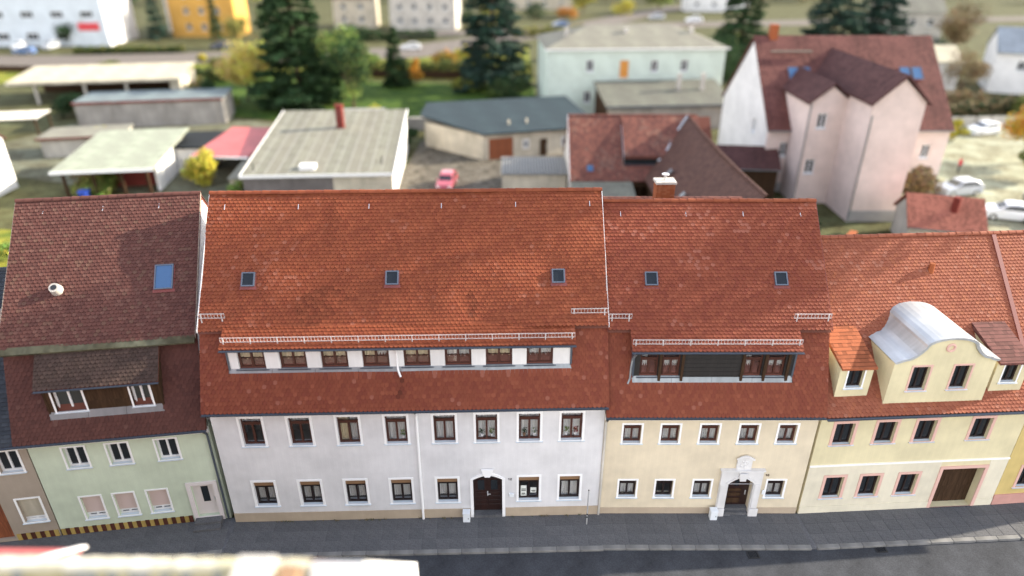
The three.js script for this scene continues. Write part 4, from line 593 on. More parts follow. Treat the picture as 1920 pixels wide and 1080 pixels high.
leafy('roadside_tree', 'yellow roadside tree beyond the tall blue green spruce', 'tree', 24, -226, 10, 6, YEL.concat(OLIVE), 128, { trunk: 0.25, n: 2200, size: 0.5 });
leafy('roadside_tree', 'green roadside tree beyond the mint house roof', 'tree', 52, -236, 11, 7, LIME.concat(OLIVE), 129, { trunk: 0.2, n: 2400, size: 0.55 });
leafy('garden_shrub', 'brownish hedge bush beside the long open shed', 'shrub', -52.6, -95, 3.4, 2.6, OLIVE.concat(BROWN), 130, { trunk: 0.03, n: 1800, clumps: 9 });
leafy('garden_shrub', 'dark tall bush between concrete garages and autumn tree', 'shrub', -46.2, -83, 5.4, 1.9, GREEN, 131, { trunk: 0.03, n: 1800, clumps: 10 });
leafy('garden_shrub', 'yellow green weeds beside the white gabled house', 'shrub', -43, -27, 2.0, 2.6, LIME.concat(YEL), 132, { trunk: 0.02, n: 1600, clumps: 8 });
leafy('garden_shrub', 'overgrown weeds before the sage roofed shed', 'shrub', -44, -45, 2.2, 2.6, LIME.concat(BROWN), 133, { trunk: 0.02, n: 1700, clumps: 8 });
leafy('garden_shrub', 'brown roadside bush on the grass strip below the far road', 'shrub', -13, -118, 4, 3.6, OLIVE.concat(ORG), 134, { trunk: 0.03, n: 2000 });
leafy('garden_shrub', 'orange roadside bush near the long open shed roof', 'shrub', -66, -128, 2.4, 1.6, YEL, 135, { trunk: 0.03, n: 900, clumps: 6 });
leafy('far_tree', 'bare brown tree beside the white house on the slope', 'tree', 97, -135, 12, 6.5, BROWN, 136, { trunk: 0.2, n: 3200, size: 0.45 });
leafy('far_tree', 'dark tree before the pale house beyond the parking lot', 'tree', 84, -118, 7, 4.2, BLUEG, 137, { trunk: 0.1, n: 2400, size: 0.4 });
const strips = [[-60, -122, 2.4, 2.2, OLIVE, 'olive bush on the verge below the far road near the broad spruce'], [-50, -118, 2, 2, YEL, 'yellow bush on the verge below the far road'], [-80, -118, 2.2, 2.4, OLIVE, 'olive bush behind the long open shed'], [-29, -122, 3, 2.6, LIME, 'light green bush beyond the lawn'], [-10, -126, 4, 3.2, YEL, 'yellow bush beyond the tall blue green spruce'], [10, -132, 4.5, 3.4, LIME, 'light green tree shaped bush behind the mint house'], [-40, -164, 4, 3, GREEN, 'dark bush before the cream house at the far road'], [-60, -166, 5, 3.4, OLIVE, 'olive bush before the orange apartment house end'], [-66, -176, 9, 4.2, GREEN, 'dark tree between orange apartment house and cream house'], [-14, -196, 5, 3.6, GREEN, 'dark bush beside the pale grey villa'], [8, -214, 5, 4.5, GREEN, 'dark hedge bush at the far side street'], [18, -216, 4, 4, ORG, 'orange bush at the far side street'], [38, -228, 5, 5, YEL, 'yellow bush at the far side street'], [30, -150, 5, 4, GREEN, 'dark bush behind the mint house roof'], [50, -140, 5, 4.5, LIME, 'light green bush behind the tall spruce'], [58, -96, 4, 3.5, OLIVE, 'olive bush at the pink house ridge end'], [70, -84, 3, 3.4, BROWN, 'brown bush row at the parking lot edge'], [78, -80, 2.6, 3, OLIVE, 'olive bush row at the parking lot edge'], [58, -80, 2.6, 2.8, GREEN, 'dark bush at the parking lot edge'], [-66, -80, 3, 3, GREEN, 'dark bush inside the long open shed yard'], [-52, -62, 2.2, 2.6, YEL, 'yellow bush before the concrete garage row'], [-60, -50, 2.6, 2.8, LIME, 'light green bush beside the low white shed']];
strips.forEach(([x, z, h, r, c, l], i) => leafy('wild_bush', l, 'bush', x, z, h, r, c, 300 + i, { trunk: 0.03, n: 1900, clumps: 10, size: 0.34 }));
for (const [u, l, pc, fc] of [[7.98, 'white pot with green plant in the window beside the long downpipe', M.trim, LIME], [11.4, 'white bowl plant in the window above the lavender house door', M.trim, GREEN], [11.84, 'small white pot in the window above the lavender house door', M.trim, LIME], [13.26, 'leafy dark plant in the window beside the orchid', M.blind, GREEN], [13.7, 'white orchid in the upper window of the lavender house', M.trim, [[0.7, 0.7, 0.68], [0.1, 0.16, 0.05]]], [15.1, 'leaning green plant in the upper window nearest the cream house', M.trim, LIME], [15.5, 'red flowering plant in the upper window nearest the cream house', M.trim, [[0.4, 0.03, 0.03], [0.06, 0.12, 0.03]]]]) {
  const t = thing('flower_pot', l, 'plant', inA(u, 4.4, -0.3), 0), rg = rngOf(Math.round(u * 100)), L = []; part(t, 'pot', (() => { const c = new THREE.CylinderGeometry(0.085, 0.06, 0.15, 12); c.translate(0, 0.155, 0); return c; })(), pc); part(t, 'saucer', bx(-0.4, 0.4, 0.0, 0.078, -0.1, 0.06), M.trim);
  for (let i = 0; i < 60; i++) { const a = rg() * 6.28, q = rg(); L.push([Math.cos(a) * 0.14 * q, 0.24 + rg() * 0.28, Math.sin(a) * 0.05 * q, 0.07, tint(rg, fc)]); } part(t, 'leaves', leafMesh(L), M.leafMat);
}
leafy('courtyard_tree', 'tall half bare tree behind the ochre house', 'tree', 35, -11.2, 34, 6.2, OLIVE.concat(BROWN), 146, { trunk: 0.45, n: 6800, clumps: 10, size: 0.36, flat: 1 });
// fences and hedges between the plots
function fence(label, x0, z0, x1, z1, h, mat) { const L = Math.hypot(x1 - x0, z1 - z0), n = Math.max(2, Math.round(L / 2.4)), t = thing('garden_fence', label, 'fence', [x0, -0.2, z0], Math.atan2(-(z1 - z0), x1 - x0)); for (let i = 0; i <= n; i++) part(t, 'post', bx(L * i / n - 0.06, L * i / n + 0.06, 0, h + 0.1, -0.06, 0.06), M.timber); for (let i = 0; i < n; i++) part(t, 'panel', bx(L * i / n + 0.061, L * (i + 1) / n - 0.061, 0.1, h, -0.02, 0.02), mat); }
fence('brown board fence along the lawn behind the garage', -36, -112, 0, -108, 1.6, M.timber); fence('pale board fence behind the parked cars', 52, -73, 80, -75, 1.4, M.dirtyWhite); fence('dark fence along the verge of the far road', -110, -118, -46, -112, 1.3, M.timber);
function hedge(label, x0, z0, x1, z1, h, w, cols, seed) { const rg = rngOf(seed), L = Math.hypot(x1 - x0, z1 - z0), t = thing('hedge', label, 'hedge', [x0, -0.2, z0], Math.atan2(-(z1 - z0), x1 - x0)), P = []; for (let i = 0; i < L * 120; i++) { const u = rg() * L, q = 0.8 + 0.4 * vnoise(u * 0.8, 3, seed), c = tint(rg, cols); P.push([u, rg() * h * q, (rg() - 0.5) * w * q, 0.35 + rg() * 0.3, c]); } part(t, 'foliage', leafMesh(P), M.leafMat); }
hedge('dark hedge below the far road behind the lawn', -32, -116, 4, -112, 2.6, 2.4, GREEN.concat(OLIVE), 601); hedge('olive hedge along the far road beside the shop', -100, -140, -76, -143, 1.6, 1.8, OLIVE.concat(GREEN), 602); hedge('dark hedge beyond the far road before the villa', -60, -158, -20, -166, 2.2, 2, GREEN, 603); hedge('green hedge along the parking lot before the white house', 62, -78, 84, -86, 2.0, 2.2, GREEN.concat(BROWN), 604); hedge('mixed hedge beyond the mint house', 0, -170, 34, -178, 2.4, 2.4, OLIVE.concat(YEL, GREEN), 605); hedge('dark hedge behind the long open shed', -86, -104, -52, -108, 2.2, 2.2, GREEN.concat(OLIVE), 606);
leafy('garden_tree', 'dark rounded tree behind the broad spruce', 'tree', -41, -104, 11, 5, GREEN, 141, { trunk: 0.15, n: 5000, clumps: 18 });
leafy('garden_tree', 'olive tree beside the far road hedge', 'tree', -66, -150, 8, 4.5, OLIVE, 142, { trunk: 0.2, n: 2600 });
leafy('garden_tree', 'dark tree beside the mint house end wall', 'tree', 35.5, -98, 10, 4.6, GREEN, 143, { trunk: 0.15, n: 5000, clumps: 18 });
leafy('garden_tree', 'brown twiggy tree at the parking lot corner', 'tree', 74, -92, 8, 4.4, BROWN, 144, { trunk: 0.2, n: 2600 });
{ // weeds at the foot of the house walls
  const rg = rngOf(701), P = []; for (let k = 0; k < 46; k++) { const u = 0.3 + rg() * 15.8; if (u > 10.5 && u < 12.7) continue; const s0 = 0.5 + rg(); const c = inA(u, 0, 0.05 + rg() * 0.04); for (let i = 0; i < 9 * s0; i++) P.push([c[0] + (rg() - 0.5) * 0.12 * s0, 0.015 + rg() * 0.07 * s0, c[2] + rg() * 0.06, 0.045, tint(rg, GREEN.concat(BROWN))]); }
  const m = part(scene, 'weeds', leafMesh(P), M.leafMat); m.userData = { kind: 'stuff', label: 'small dark weeds growing along the foot of the lavender house', category: 'weeds' };
}
{ // far belt of trees that closes the view
  const rg = rngOf(55), L = []; for (let k = 0; k < 90; k++) { const x = -280 + k * 6.6 + rg() * 6, z = -262 - rg() * 60, h = 6 + rg() * 7, r = 3 + rg() * 3, c = tint(rg, [...GREEN, ...OLIVE, ...BROWN, ...YEL]); for (let i = 0; i < 260; i++) { const u = rg() * 6.283, v = Math.acos(2 * rg() - 1), w = Math.pow(rg(), 0.4); L.push([x + Math.cos(u) * Math.sin(v) * w * r, Math.max(0, h * 0.5 + Math.cos(v) * w * h * 0.5), z + Math.sin(u) * Math.sin(v) * w * r, 0.9 + rg() * 0.7, [c[0] * (0.8 + 0.4 * rg()), c[1] * (0.8 + 0.4 * rg()), c[2]]]); } }
  const m = part(scene, 'treeline', leafMesh(L), M.leafMat); m.userData = { kind: 'stuff', label: 'far belt of mixed autumn trees beyond the roads', category: 'trees' };
}
// ---------- buildings behind ----------
const flatWin = { frame: M.whiteFrame, casements: 2, glass: M.glassDark, sill: M.sillZinc, rec: 0.14, fw: 0.07 };
// a gabled block inside a thing: front wall along x at z, ridge along x
function block(g, o) {
  const { x = 0, z = 0, L, D, eave, ridge, wall, roof, wins = [], over = 0.35, gable, sideWins = [] } = o;
  wallWithOpenings(g, 'wall', [x, z, 0], rect(0, L, -0.3, eave), 0.3, wins, wall);
  part(g, 'back_wall', bx(x + 0.3, x + L - 0.3, -0.3, eave, z - D, z - D + 0.3), wall);
  const side = [[0, -0.3], [D, -0.3], [D, eave], [D / 2, ridge - 0.25], [0, eave]];
  // side walls: own frame looking along -x and +x
  wallWithOpenings(g, 'gable_wall', [x, z - D, -Math.PI / 2], side.map(([a, b]) => [Math.min(D - 0.302, a), b]), 0.29, sideWins, gable || wall);
  part(g, 'gable_wall', sect(side.map(([a, b]) => [a - z, b]).map(([a, b], i) => [i === 0 || i === 4 ? a + 0.302 : a, b]), x + L - 0.29, x + L), gable || wall);
  const k = (ridge - eave) / (D / 2), e0 = -over, h0 = eave - over * k;
  part(g, 'roof', sect([[e0 - z, h0], [D / 2 - z, ridge], [D + over - z, h0], [D + over - z, h0 + 0.18], [D / 2 - z, ridge + 0.2], [e0 - z, h0 + 0.18]], x - over * 0.6, x + L + over * 0.6), roof);
  part(g, 'gutter', sect([[e0 - z - 0.1, h0 + 0.02], [e0 - z - 0.005, h0 + 0.02], [e0 - z - 0.005, h0 + 0.12], [e0 - z - 0.1, h0 + 0.12]], x - over * 0.6, x + L + over * 0.6), M.zinc);
}
// grey felt roofed garage
const garage = thing('garage_building', 'low garage building with large grey felt roof and brick chimney', 'garage', [-26.8, 0, -41.6], R(3.5));
{
  const g = garage, L = 15.0, D = 19.5, h0 = 3.0, h1 = 4.9, hh = d => h0 + (h1 - h0) * d / D;
  part(g, 'wall', bx(0.15, 8.95, -0.3, h0 - 0.1, -0.3, 0), M.roughcast); part(g, 'wall', bx(8.952, L - 0.15, -0.3, h0 - 0.1, -0.3, 0.004), M.creamShed);
  part(g, 'side_wall', sect([[0.305, -0.3], [D - 0.3, -0.3], [D - 0.3, hh(D - 0.3) - 0.22], [0.305, h0 - 0.14]], L - 0.45, L - 0.15), M.white); part(g, 'side_wall', sect([[0.305, -0.3], [D - 0.3, -0.3], [D - 0.3, hh(D - 0.3) - 0.22], [0.305, h0 - 0.14]], 0.15, 0.45), M.creamShed);
  part(g, 'back_wall', bx(0.46, L - 0.46, -0.3, hh(D - 0.5) - 0.24, -D + 0.31, -D + 0.6), M.creamShed);
  part(g, 'roof_deck', sect([[-0.2, hh(-0.2) - 0.2], [D + 0.1, hh(D) - 0.2], [D + 0.1, hh(D) - 0.03], [-0.2, hh(-0.2) - 0.03]], 0, L), M.tarpaper);
  const n = 13, w = (L - 0.1) / n, mats = [M.bitumen, M.bitumenB, M.bitumenC];
  for (let i = 0; i < n; i++) { let d = -0.22; for (let j = 0; j < 3; j++) { const e = j === 2 ? D + 0.1 : d + 5.2 + hash(i, j, 66) * 3.4; part(g, 'roofing_sheet', sect([[d, hh(d) - 0.025], [e - 0.03, hh(e) - 0.025], [e - 0.03, hh(e)], [d, hh(d) + 0.006]], 0.05 + i * w, 0.05 + (i + 1) * w - 0.07), mats[Math.floor(hash(i, j, 67) * 3)]); d = e; } part(g, 'roof_seam', sect([[-0.22, hh(-0.2) - 0.02], [D + 0.1, hh(D) - 0.02], [D + 0.1, hh(D) + 0.014], [-0.22, hh(-0.2) + 0.014]], 0.05 + (i + 1) * w - 0.064, 0.05 + (i + 1) * w - 0.006), M.seam); }
  part(g, 'fascia', sect([[-0.27, h0 - 0.26], [-0.222, h0 - 0.26], [-0.222, h0 + 0.03], [-0.27, h0 + 0.03]], 0, L), M.trim);
  for (const u of [-0.06, L + 0.004]) part(g, 'fascia', sect([[-0.27, h0 - 0.26], [D + 0.1, hh(D) - 0.24], [D + 0.1, hh(D) + 0.06], [-0.27, h0 + 0.04]], u, u + 0.055), M.trim);
  const hatch = part(g, 'roof_hatch', rbx(5.55, 7.1, h0 + 0.1, h0 + 0.55, -2.0, -0.9, 0.05), M.trim);
  for (const [u, d] of [[1.0, 1.2], [13.6, 2.4]]) part(g, 'vent_pipe', (() => { const c = new THREE.CylinderGeometry(0.07, 0.07, 0.75, 10); c.translate(u, hh(d) + 0.35, -d); return c; })(), M.black);
  part(g, 'lean_to', prism([[-1.6, -1.4], [-0.07, -1.4], [-0.07, -7], [-1.6, -7]], -0.3, 2.1), M.creamShed); part(g, 'lean_to_roof', sect([[1.1, 2.2], [7.2, 2.4], [7.2, 2.5], [1.1, 2.3]], -1.75, -0.065), M.bitumen);
  part(g, 'rear_canopy', corr(5.6, 2.2, 0.18, 0.04), M.corrugated, [6.6, 4.6, -D - 2.3]);
  part(g, 'downpipe', tube([[L + 0.1, 2.8, -0.6], [L + 0.1, 1.4, -0.6], [L + 0.1, -0.1, -0.6]], 0.05), M.zincDark);
}
function corr(w, d, pitch, amp) { const n = Math.round(w / pitch) * 6, g = new THREE.PlaneGeometry(w, d, n, 1); g.rotateX(-Math.PI / 2); g.translate(w / 2, 0, d / 2); const p = g.attributes.position; for (let i = 0; i < p.count; i++) p.setY(i, Math.sin(p.getX(i) / pitch * 6.283) * amp); g.computeVertexNormals(); return g; }
const chG = thing('chimney', 'tall slim dark red brick chimney on the grey felt roof', 'chimney', [-19.75, 4.1, -55.3], R(-4));
part(chG, 'shaft', bx(-0.4, 0.4, -0.3, 2.7, -0.3, 0.3), M.brickRed); for (let r = 0; r < 13; r++) for (let k = 0; k < 3; k++) part(chG, 'brick', bx(-0.4 + k * 0.267 + 0.008, -0.4 + (k + 1) * 0.267 - 0.008, r * 0.2 + 0.02, r * 0.2 + 0.19, 0.301, 0.315), hash(r, k, 8) > 0.4 ? M.brickRed : M.apron); part(chG, 'cap', bx(-0.46, 0.46, 2.7, 2.82, -0.36, 0.36), M.brickRed);
// corrugated shed
{
  const g = thing('shed', 'small cream shed with corrugated roof next to the old barn', 'shed', [-1, 0, -43.6], 0);
  part(g, 'wall', bx(0, 6.55, -0.3, 2.42, -0.2, 0), M.creamShed); part(g, 'side_wall', bx(0, 0.2, -0.3, 2.42, -4.8, -0.201), M.creamShed); part(g, 'side_wall', bx(6.35, 6.55, -0.3, 2.42, -4.8, -0.201), M.creamShed); part(g, 'back_wall', bx(0.2, 6.35, -0.3, 2.42, -4.8, -4.6), M.creamShed);
  const r = part(g, 'roof', corr(6.9, 5.4, 0.3, 0.1), M.corrugated, [-0.15, 2.78, -5.1]); r.rotation.x = 0.045;
}
// the old barn with its wing
const barn = thing('barn', 'old barn with weathered red brown tiled roof and stepped eaves', 'barn', [5.6, 0, -40.4], 0);
{
  const g = barn, L = 13.2; const eave = [-0.25, 2.9], ridge = [4.9, 8.0], k = (ridge[1] - eave[1]) / (ridge[0] - eave[0]);
  part(g, 'wall', bx(0.1, 4.9, -0.3, 2.9, -0.3, 0), M.dirtyWhite); part(g, 'wall', bx(4.91, L, 2.2, 2.9, -0.3, 0), M.timber); for (let i = 0; i < 5; i++) part(g, 'post', bx(5.0 + i * 1.8, 5.2 + i * 1.8, -0.3, 2.2, -0.25, -0.05), M.timber); part(g, 'back_wall', bx(0.1, L, -0.3, 3.0, -9.8, -9.5), M.dirtyWhite);
  part(g, 'gable_wall', sect([[0.31, -0.3], [9.5, -0.3], [9.5, 3], [4.9, 7.7], [0.31, 3]], 0.1, 0.4), M.dirtyWhite); part(g, 'inner_wall', bx(4.91, L, -0.3, 2.9, -4.2, -4.0), M.timber);
  part(g, 'roof_deck', sect([down(eave, 0.1), down(ridge, 0.1), [10.1, 2.9], [9.9, 2.8], down(ridge, 0.3), [0.0, 2.8]], 0, L + 1), M.deck);
  const o = { pal: 'barn', tw: 0.245, gauge: 0.3, tail: 0.006, thick: 0.03, patch: (u, s) => Math.max(0, fbm(u / 1.5, s / 1.2, 490, 999, 3) - 0.5) * 3, und: (u, s) => 0.08 * (fbm(u / 2.5, s / 2.5, 491, 999, 2) - 0.5) };
  slopeTiles(g, eave, ridge, 0, 5.3, { ...o, seed: 401 }); slopeTiles(g, eave, [1.5, eave[1] + 1.75 * k], 5.3, L, { ...o, seed: 402, name: 'lower_roof_tiles' });
  const st = [[0.95, 5.0], [ridge[0], ridge[1] + 0.05]]; slopeTiles(g, st[0], st[1], 5.3, L - 0.2, { ...o, seed: 403, name: 'raised_roof_tiles' });
  part(g, 'raised_roof_deck', sect([down(st[0], 0.12), down(st[1], 0.12), down(st[1], 0.3), down(st[0], 0.25)], 5.3, L - 0.2), M.deck);
  part(g, 'roof_step', sect([[1.02, 4.05], [1.02, 4.84], [1.3, 5.1], [1.3, 4.2]], 5.32, L - 0.4), M.tarpaper); gutter(g, 5.3, L - 0.6, 0.86, 4.2, 0.07);
  part(g, 'flashing', sect([[0.9, 4.15], [ridge[0] - 1.0, 7.15], [ridge[0] - 1.0, 7.3], [0.9, 4.95]], 5.24, 5.29), M.zinc);
  ridgeTiles(g, 0, L - 0.4, ridge[0], ridge[1] + 0.03, 'barn', 0.13, 0.4);
  part(g, 'verge_board', sect([[-0.25, 2.82], [4.9, 7.95], [4.9, 8.1], [-0.25, 3.0]], -0.05, -0.01), M.trim);
  const sk = skylight(g, 2.0, 0.7, [eave, ridge], 0.62, 0.7, M.glassSkyTint);
  part(g, 'lean_to_roof', sect([[-3.6, 2.2], [-0.3, 2.85], [-0.3, 2.72], [-3.6, 2.08]], 0.1, 6.0), M.bitumenC); part(g, 'lean_to_wall', bx(0.12, 6.0, -0.3, 2.05, 3.3, 3.5), M.dirtyWhite);
  // wing towards the street
  const w0 = 4.9, w1 = -18.9, xr = 12.0, xe = 7.1, he = 3.2, hr = 8.0, len = Math.hypot(xr - xe, hr - he);
  part(g, 'wing_roof_deck', (() => { const s = plate([[xe + 0.3, he - 0.35], [xr, hr - 0.6], [xr + 4.6, he - 0.3], [xr + 4.4, he - 0.5], [xr, hr - 0.8], [xe + 0.5, he - 0.5]], -w0, -w1); return s; })(), M.deck);
  tileField(g, { O: V(xe, he, -w0), U: V(0, 0, 1), S: V((xr - xe) / len, (hr - he) / len, 0), W: w0 - w1, len, tw: 0.245, gauge: 0.3, tail: 0.006, thick: 0.04, pal: 'brown', seed: 404, name: 'wing_roof_tiles', mask: (u, s) => u > 4.4 - s * 0.72 - 0.3 || s > 3.2, und: (u, s) => -0.35 * Math.sin(Math.PI * u / 24) + 0.1 * (fbm(u / 3, s / 3, 492, 999, 2) - 0.5) });
  part(g, 'wing_back_roof', plate([[xr, hr - 0.3], [xr + 4.7, he], [xr + 4.7, he + 0.05], [xr, hr - 0.22]], -w0, -w1), M.farRoofDark);
  const rt = (i, n) => { const z = -w0 + (w0 - w1) * i / n; return z; }; for (let i = 0; i < 58; i++) { const m = part(g, 'wing_ridge_tile', ridgeGeos['0.13_0.4'], PALS.brown.mats[i % 4], [xr, hr - 0.3 * Math.sin(Math.PI * i / 58) + 0.02, rt(i + 1, 58)]); m.rotation.y = Math.PI / 2; }
  part(g, 'wing_gable', plate([[xe + 0.5, -0.3], [xr + 4.1, -0.3], [xr + 4.1, he], [xr, hr - 0.5], [xe + 0.5, he]], -w1 - 0.6, -w1 - 0.3), M.creamShed);
  for (const q of [[[xr - 0.08, 5.0], [xr + 0.08, 5.0], [xr + 0.08, hr - 0.6], [xr - 0.08, hr - 0.6]], [[xe + 0.55, he], [xe + 0.8, he], [xr, hr - 0.7], [xr, hr - 0.45]], [[xr + 4.05, he], [xr, hr - 0.45], [xr, hr - 0.7], [xr + 3.8, he]], [[xe + 0.9, 5.0], [xr + 3.5, 5.0], [xr + 3.5, 5.15], [xe + 0.9, 5.15]]]) part(g, 'timber_beam', plate(q, -w1 - 0.299, -w1 - 0.25), M.timber);
  part(g, 'wing_wall', bx(xe + 0.5, xe + 0.8, -0.3, he, 0.0, -w1 - 0.61), M.timber);
  part(g, 'valley_flashing', tube([[11.9, 8.0, -4.6], [10.5, 6.55, -3.2], [9.5, 5.4, -1.6], [8.6, 4.5, -0.9]], 0.15, 6), M.zincBright);
  for (const [u, s] of [[8.6, 2.4], [14.5, 2.2]]) { const m = part(g, 'roof_window', bx(-0.25, 0.25, 0, 0.14, -0.3, 0.3), M.zinc, [xe + s * (xr - xe) / len, he + s * (hr - he) / len, -w0 + u]); m.rotation.z = Math.atan2(hr - he, xr - xe); }
}
// low building with blue grey roof
{
  const g = thing('workshop', 'low cream workshop with slate blue roof and orange garage door', 'workshop', [-3.5, 0, -57.2], R(16));
  const F = [[-11, 1.0], [0, 0], [14.5, 0], [14.5, -12], [-9.5, -9.5]].map(([x, z]) => [x, z]); F[0] = [-5.6, -8.3]; F[4] = [-4.2, -12.5];
  part(g, 'wall', prism(F, -0.3, 2.9), M.creamShed);
  const top = (x, z) => 2.95 + Math.max(0, -z) * 0.09; const rg = new THREE.BufferGeometry(); const R2 = [[-6.1, -8.2], [-0.1, 0.5], [14.9, 0.5], [14.9, -12.4], [-4.4, -13]]; const ps = []; for (const [a, b, c] of [[0, 1, 4], [1, 2, 3], [1, 3, 4]]) for (const [i, up] of [[a, 0.2], [b, 0.2], [c, 0.2]]) ps.push(R2[i][0], top(...R2[i]) + up, R2[i][1]); for (let i = 0; i < 5; i++) { const j = (i + 1) % 5, A = R2[i], B2 = R2[j]; ps.push(A[0], top(...A), A[1], B2[0], top(...B2), B2[1], B2[0], top(...B2) + 0.2, B2[1], A[0], top(...A), A[1], B2[0], top(...B2) + 0.2, B2[1], A[0], top(...A) + 0.2, A[1]); } rg.setAttribute('position', new THREE.Float32BufferAttribute(ps, 3)); rg.computeVertexNormals();
  part(g, 'roof', rg, M.slateBlue);
  const gd = part(g, 'garage_door', bx(0.75, 3.75, -0.2, 2.4, 0.001, 0.05), M.garageDoor); for (let i = 0; i < 8; i++) part(gd, 'door_slat', bx(0.8, 3.7, -0.15 + i * 0.32, 0.14 + i * 0.32, 0.051, 0.07), M.garageDoor);
  const pw = { ...flatWin, rec: -0.04, sill: null }; makeWindow(g, [5.4, 0.9, 0], 0, 0.8, 1.1, pw); makeWindow(g, [10.4, 0.9, 0], 0, 0.8, 1.1, pw); const d2 = part(g, 'door', bx(7.2, 8.1, -0.2, 1.95, 0.001, 0.05), M.timber); part(d2, 'handle', bx(7.95, 8.0, 0.9, 1.05, 0.051, 0.09), M.steel);
  for (const u of [3.9, 6.2]) part(g, 'roof_vent', (() => { const c = new THREE.CylinderGeometry(0.12, 0.12, 0.7, 10); c.translate(u, 3.6, -2.4); return c; })(), M.creamShed);
}
// bins by the shed
for (const [x, z, m, label] of [[4.6, -50.4, M.green, 'dark green wheeled bin behind the corrugated shed'], [2.6, -51.5, M.binBlue, 'blue wheeled bin behind the corrugated shed'], [-52.3 + 9, -42.5, M.binBlue, 'blue barrel shaped bin before the sage roofed shed']]) { const b = thing('bin', label, 'bin', [x, -0.15, z], 0.2); part(b, 'body', (() => { const q = new THREE.CylinderGeometry(0.62, 0.5, 1.15, 4, 1); q.rotateY(Math.PI / 4); q.translate(0, 0.6, 0); return q; })(), m); part(b, 'lid', rbx(-0.5, 0.5, 1.18, 1.28, -0.52, 0.5, 0.04), m); for (const s of [-0.36, 0.36]) part(b, 'wheel', (() => { const q = new THREE.CylinderGeometry(0.12, 0.12, 0.06, 12); q.rotateZ(Math.PI / 2); q.translate(s, 0.12, -0.46); return q; })(), M.rubber); }
// mint house
{
  const g = thing('mint_house', 'large mint green house with low grey roof and one orange window', 'house', [5.2, 0, -80.5], R(3.5)), L = 26.4, D = 15, e = 9.4, rh = 11.9, o = 0.4;
  const wins = [[6.3, 6.1], [15.9, 6.0], [20.4, 6.0], [6.1, 1.6]].map(([u, v]) => ({ u, v, w: 1.15, h: 1.7, win: flatWin })); wins.push({ u: 11.4, v: 5.2, w: 1.3, h: 2.5, win: { ...flatWin, frame: M.orangePaint, glass: M.orangePaint, casements: 2 } });
  wallWithOpenings(g, 'wall', [0, 0, 0], rect(0, L, -0.3, e), 0.3, wins, M.mintFar);
  part(g, 'side_wall', bx(0, 0.3, -0.3, e, -D, -0.301), M.mintFar); part(g, 'side_wall', bx(L - 0.3, L, -0.3, e, -D, -0.301), M.mintFar); part(g, 'back_wall', bx(0.301, L - 0.301, -0.3, e, -D, -D + 0.3), M.mintFar);
  const A = [-o, e, o], B2 = [L + o, e, o], C2 = [L + o, e, -D - o], D2 = [-o, e, -D - o], P = [7, rh, -D / 2], Q = [L - 7, rh, -D / 2], ps = []; const tr = (...t) => t.forEach(p => ps.push(...p)); tr(A, B2, Q); tr(A, Q, P); tr(B2, C2, Q); tr(C2, D2, P); tr(C2, P, Q); tr(D2, A, P); tr(A, D2, C2); tr(A, C2, B2);
  const rg = new THREE.BufferGeometry(); rg.setAttribute('position', new THREE.Float32BufferAttribute(ps, 3)); rg.computeVertexNormals(); part(g, 'roof', rg, M.greyRoof);
  part(g, 'fascia', bx(-o - 0.05, L + o + 0.05, e - 0.18, e - 0.002, o - 0.02, o + 0.06), M.trim);
  for (const u of [3, 12, 22]) part(g, 'roof_vent', bx(u, u + 0.6, 10.2, 11.7, -5, -4.4), M.dirtyWhite);
}
{
  const g = thing('lean_to_shed', 'long shed with grey felt roof in front of the mint house', 'shed', [13.2, 0, -71], R(6)), L = 17.5;
  part(g, 'wall', bx(0, L, -0.3, 3.1, -0.3, 0), M.concrete); part(g, 'side_wall', sect([[0.301, -0.3], [8.5, -0.3], [8.5, 4.7], [0.301, 3.05]], 0, 0.3), M.timber); part(g, 'side_wall', sect([[0.301, -0.3], [8.5, -0.3], [8.5, 4.7], [0.301, 3.05]], L - 0.3, L), M.concrete);
  part(g, 'roof', sect([[-0.4, 3.1], [8.6, 4.85], [8.6, 5.05], [-0.4, 3.3]], -0.4, L + 0.4), M.shedRoof = mk('shedRoof', [0.2, 0.2, 0.185], 0.9, { map: T.bitumen })); part(g, 'fascia', sect([[-0.46, 3.0], [-0.402, 3.0], [-0.402, 3.32], [-0.46, 3.32]], -0.4, L + 0.4), M.zincDark);
  for (const u of [11, 14.5]) part(g, 'flue', bx(u, u + 0.5, 4, 6.6, -5, -4.5), M.dirtyWhite);
}
{ const g = thing('timber_shed', 'dark timber shed between the barn wing and the pink house', 'shed', [20.6, 0, -44.5], R(-6)); block(g, { L: 6.5, D: 5, eave: 3, ridge: 4.4, wall: M.timber, roof: M.farRoofDark, wins: [{ u: 2, v: 0.9, w: 0.9, h: 0.9, win: flatWin }] }); }
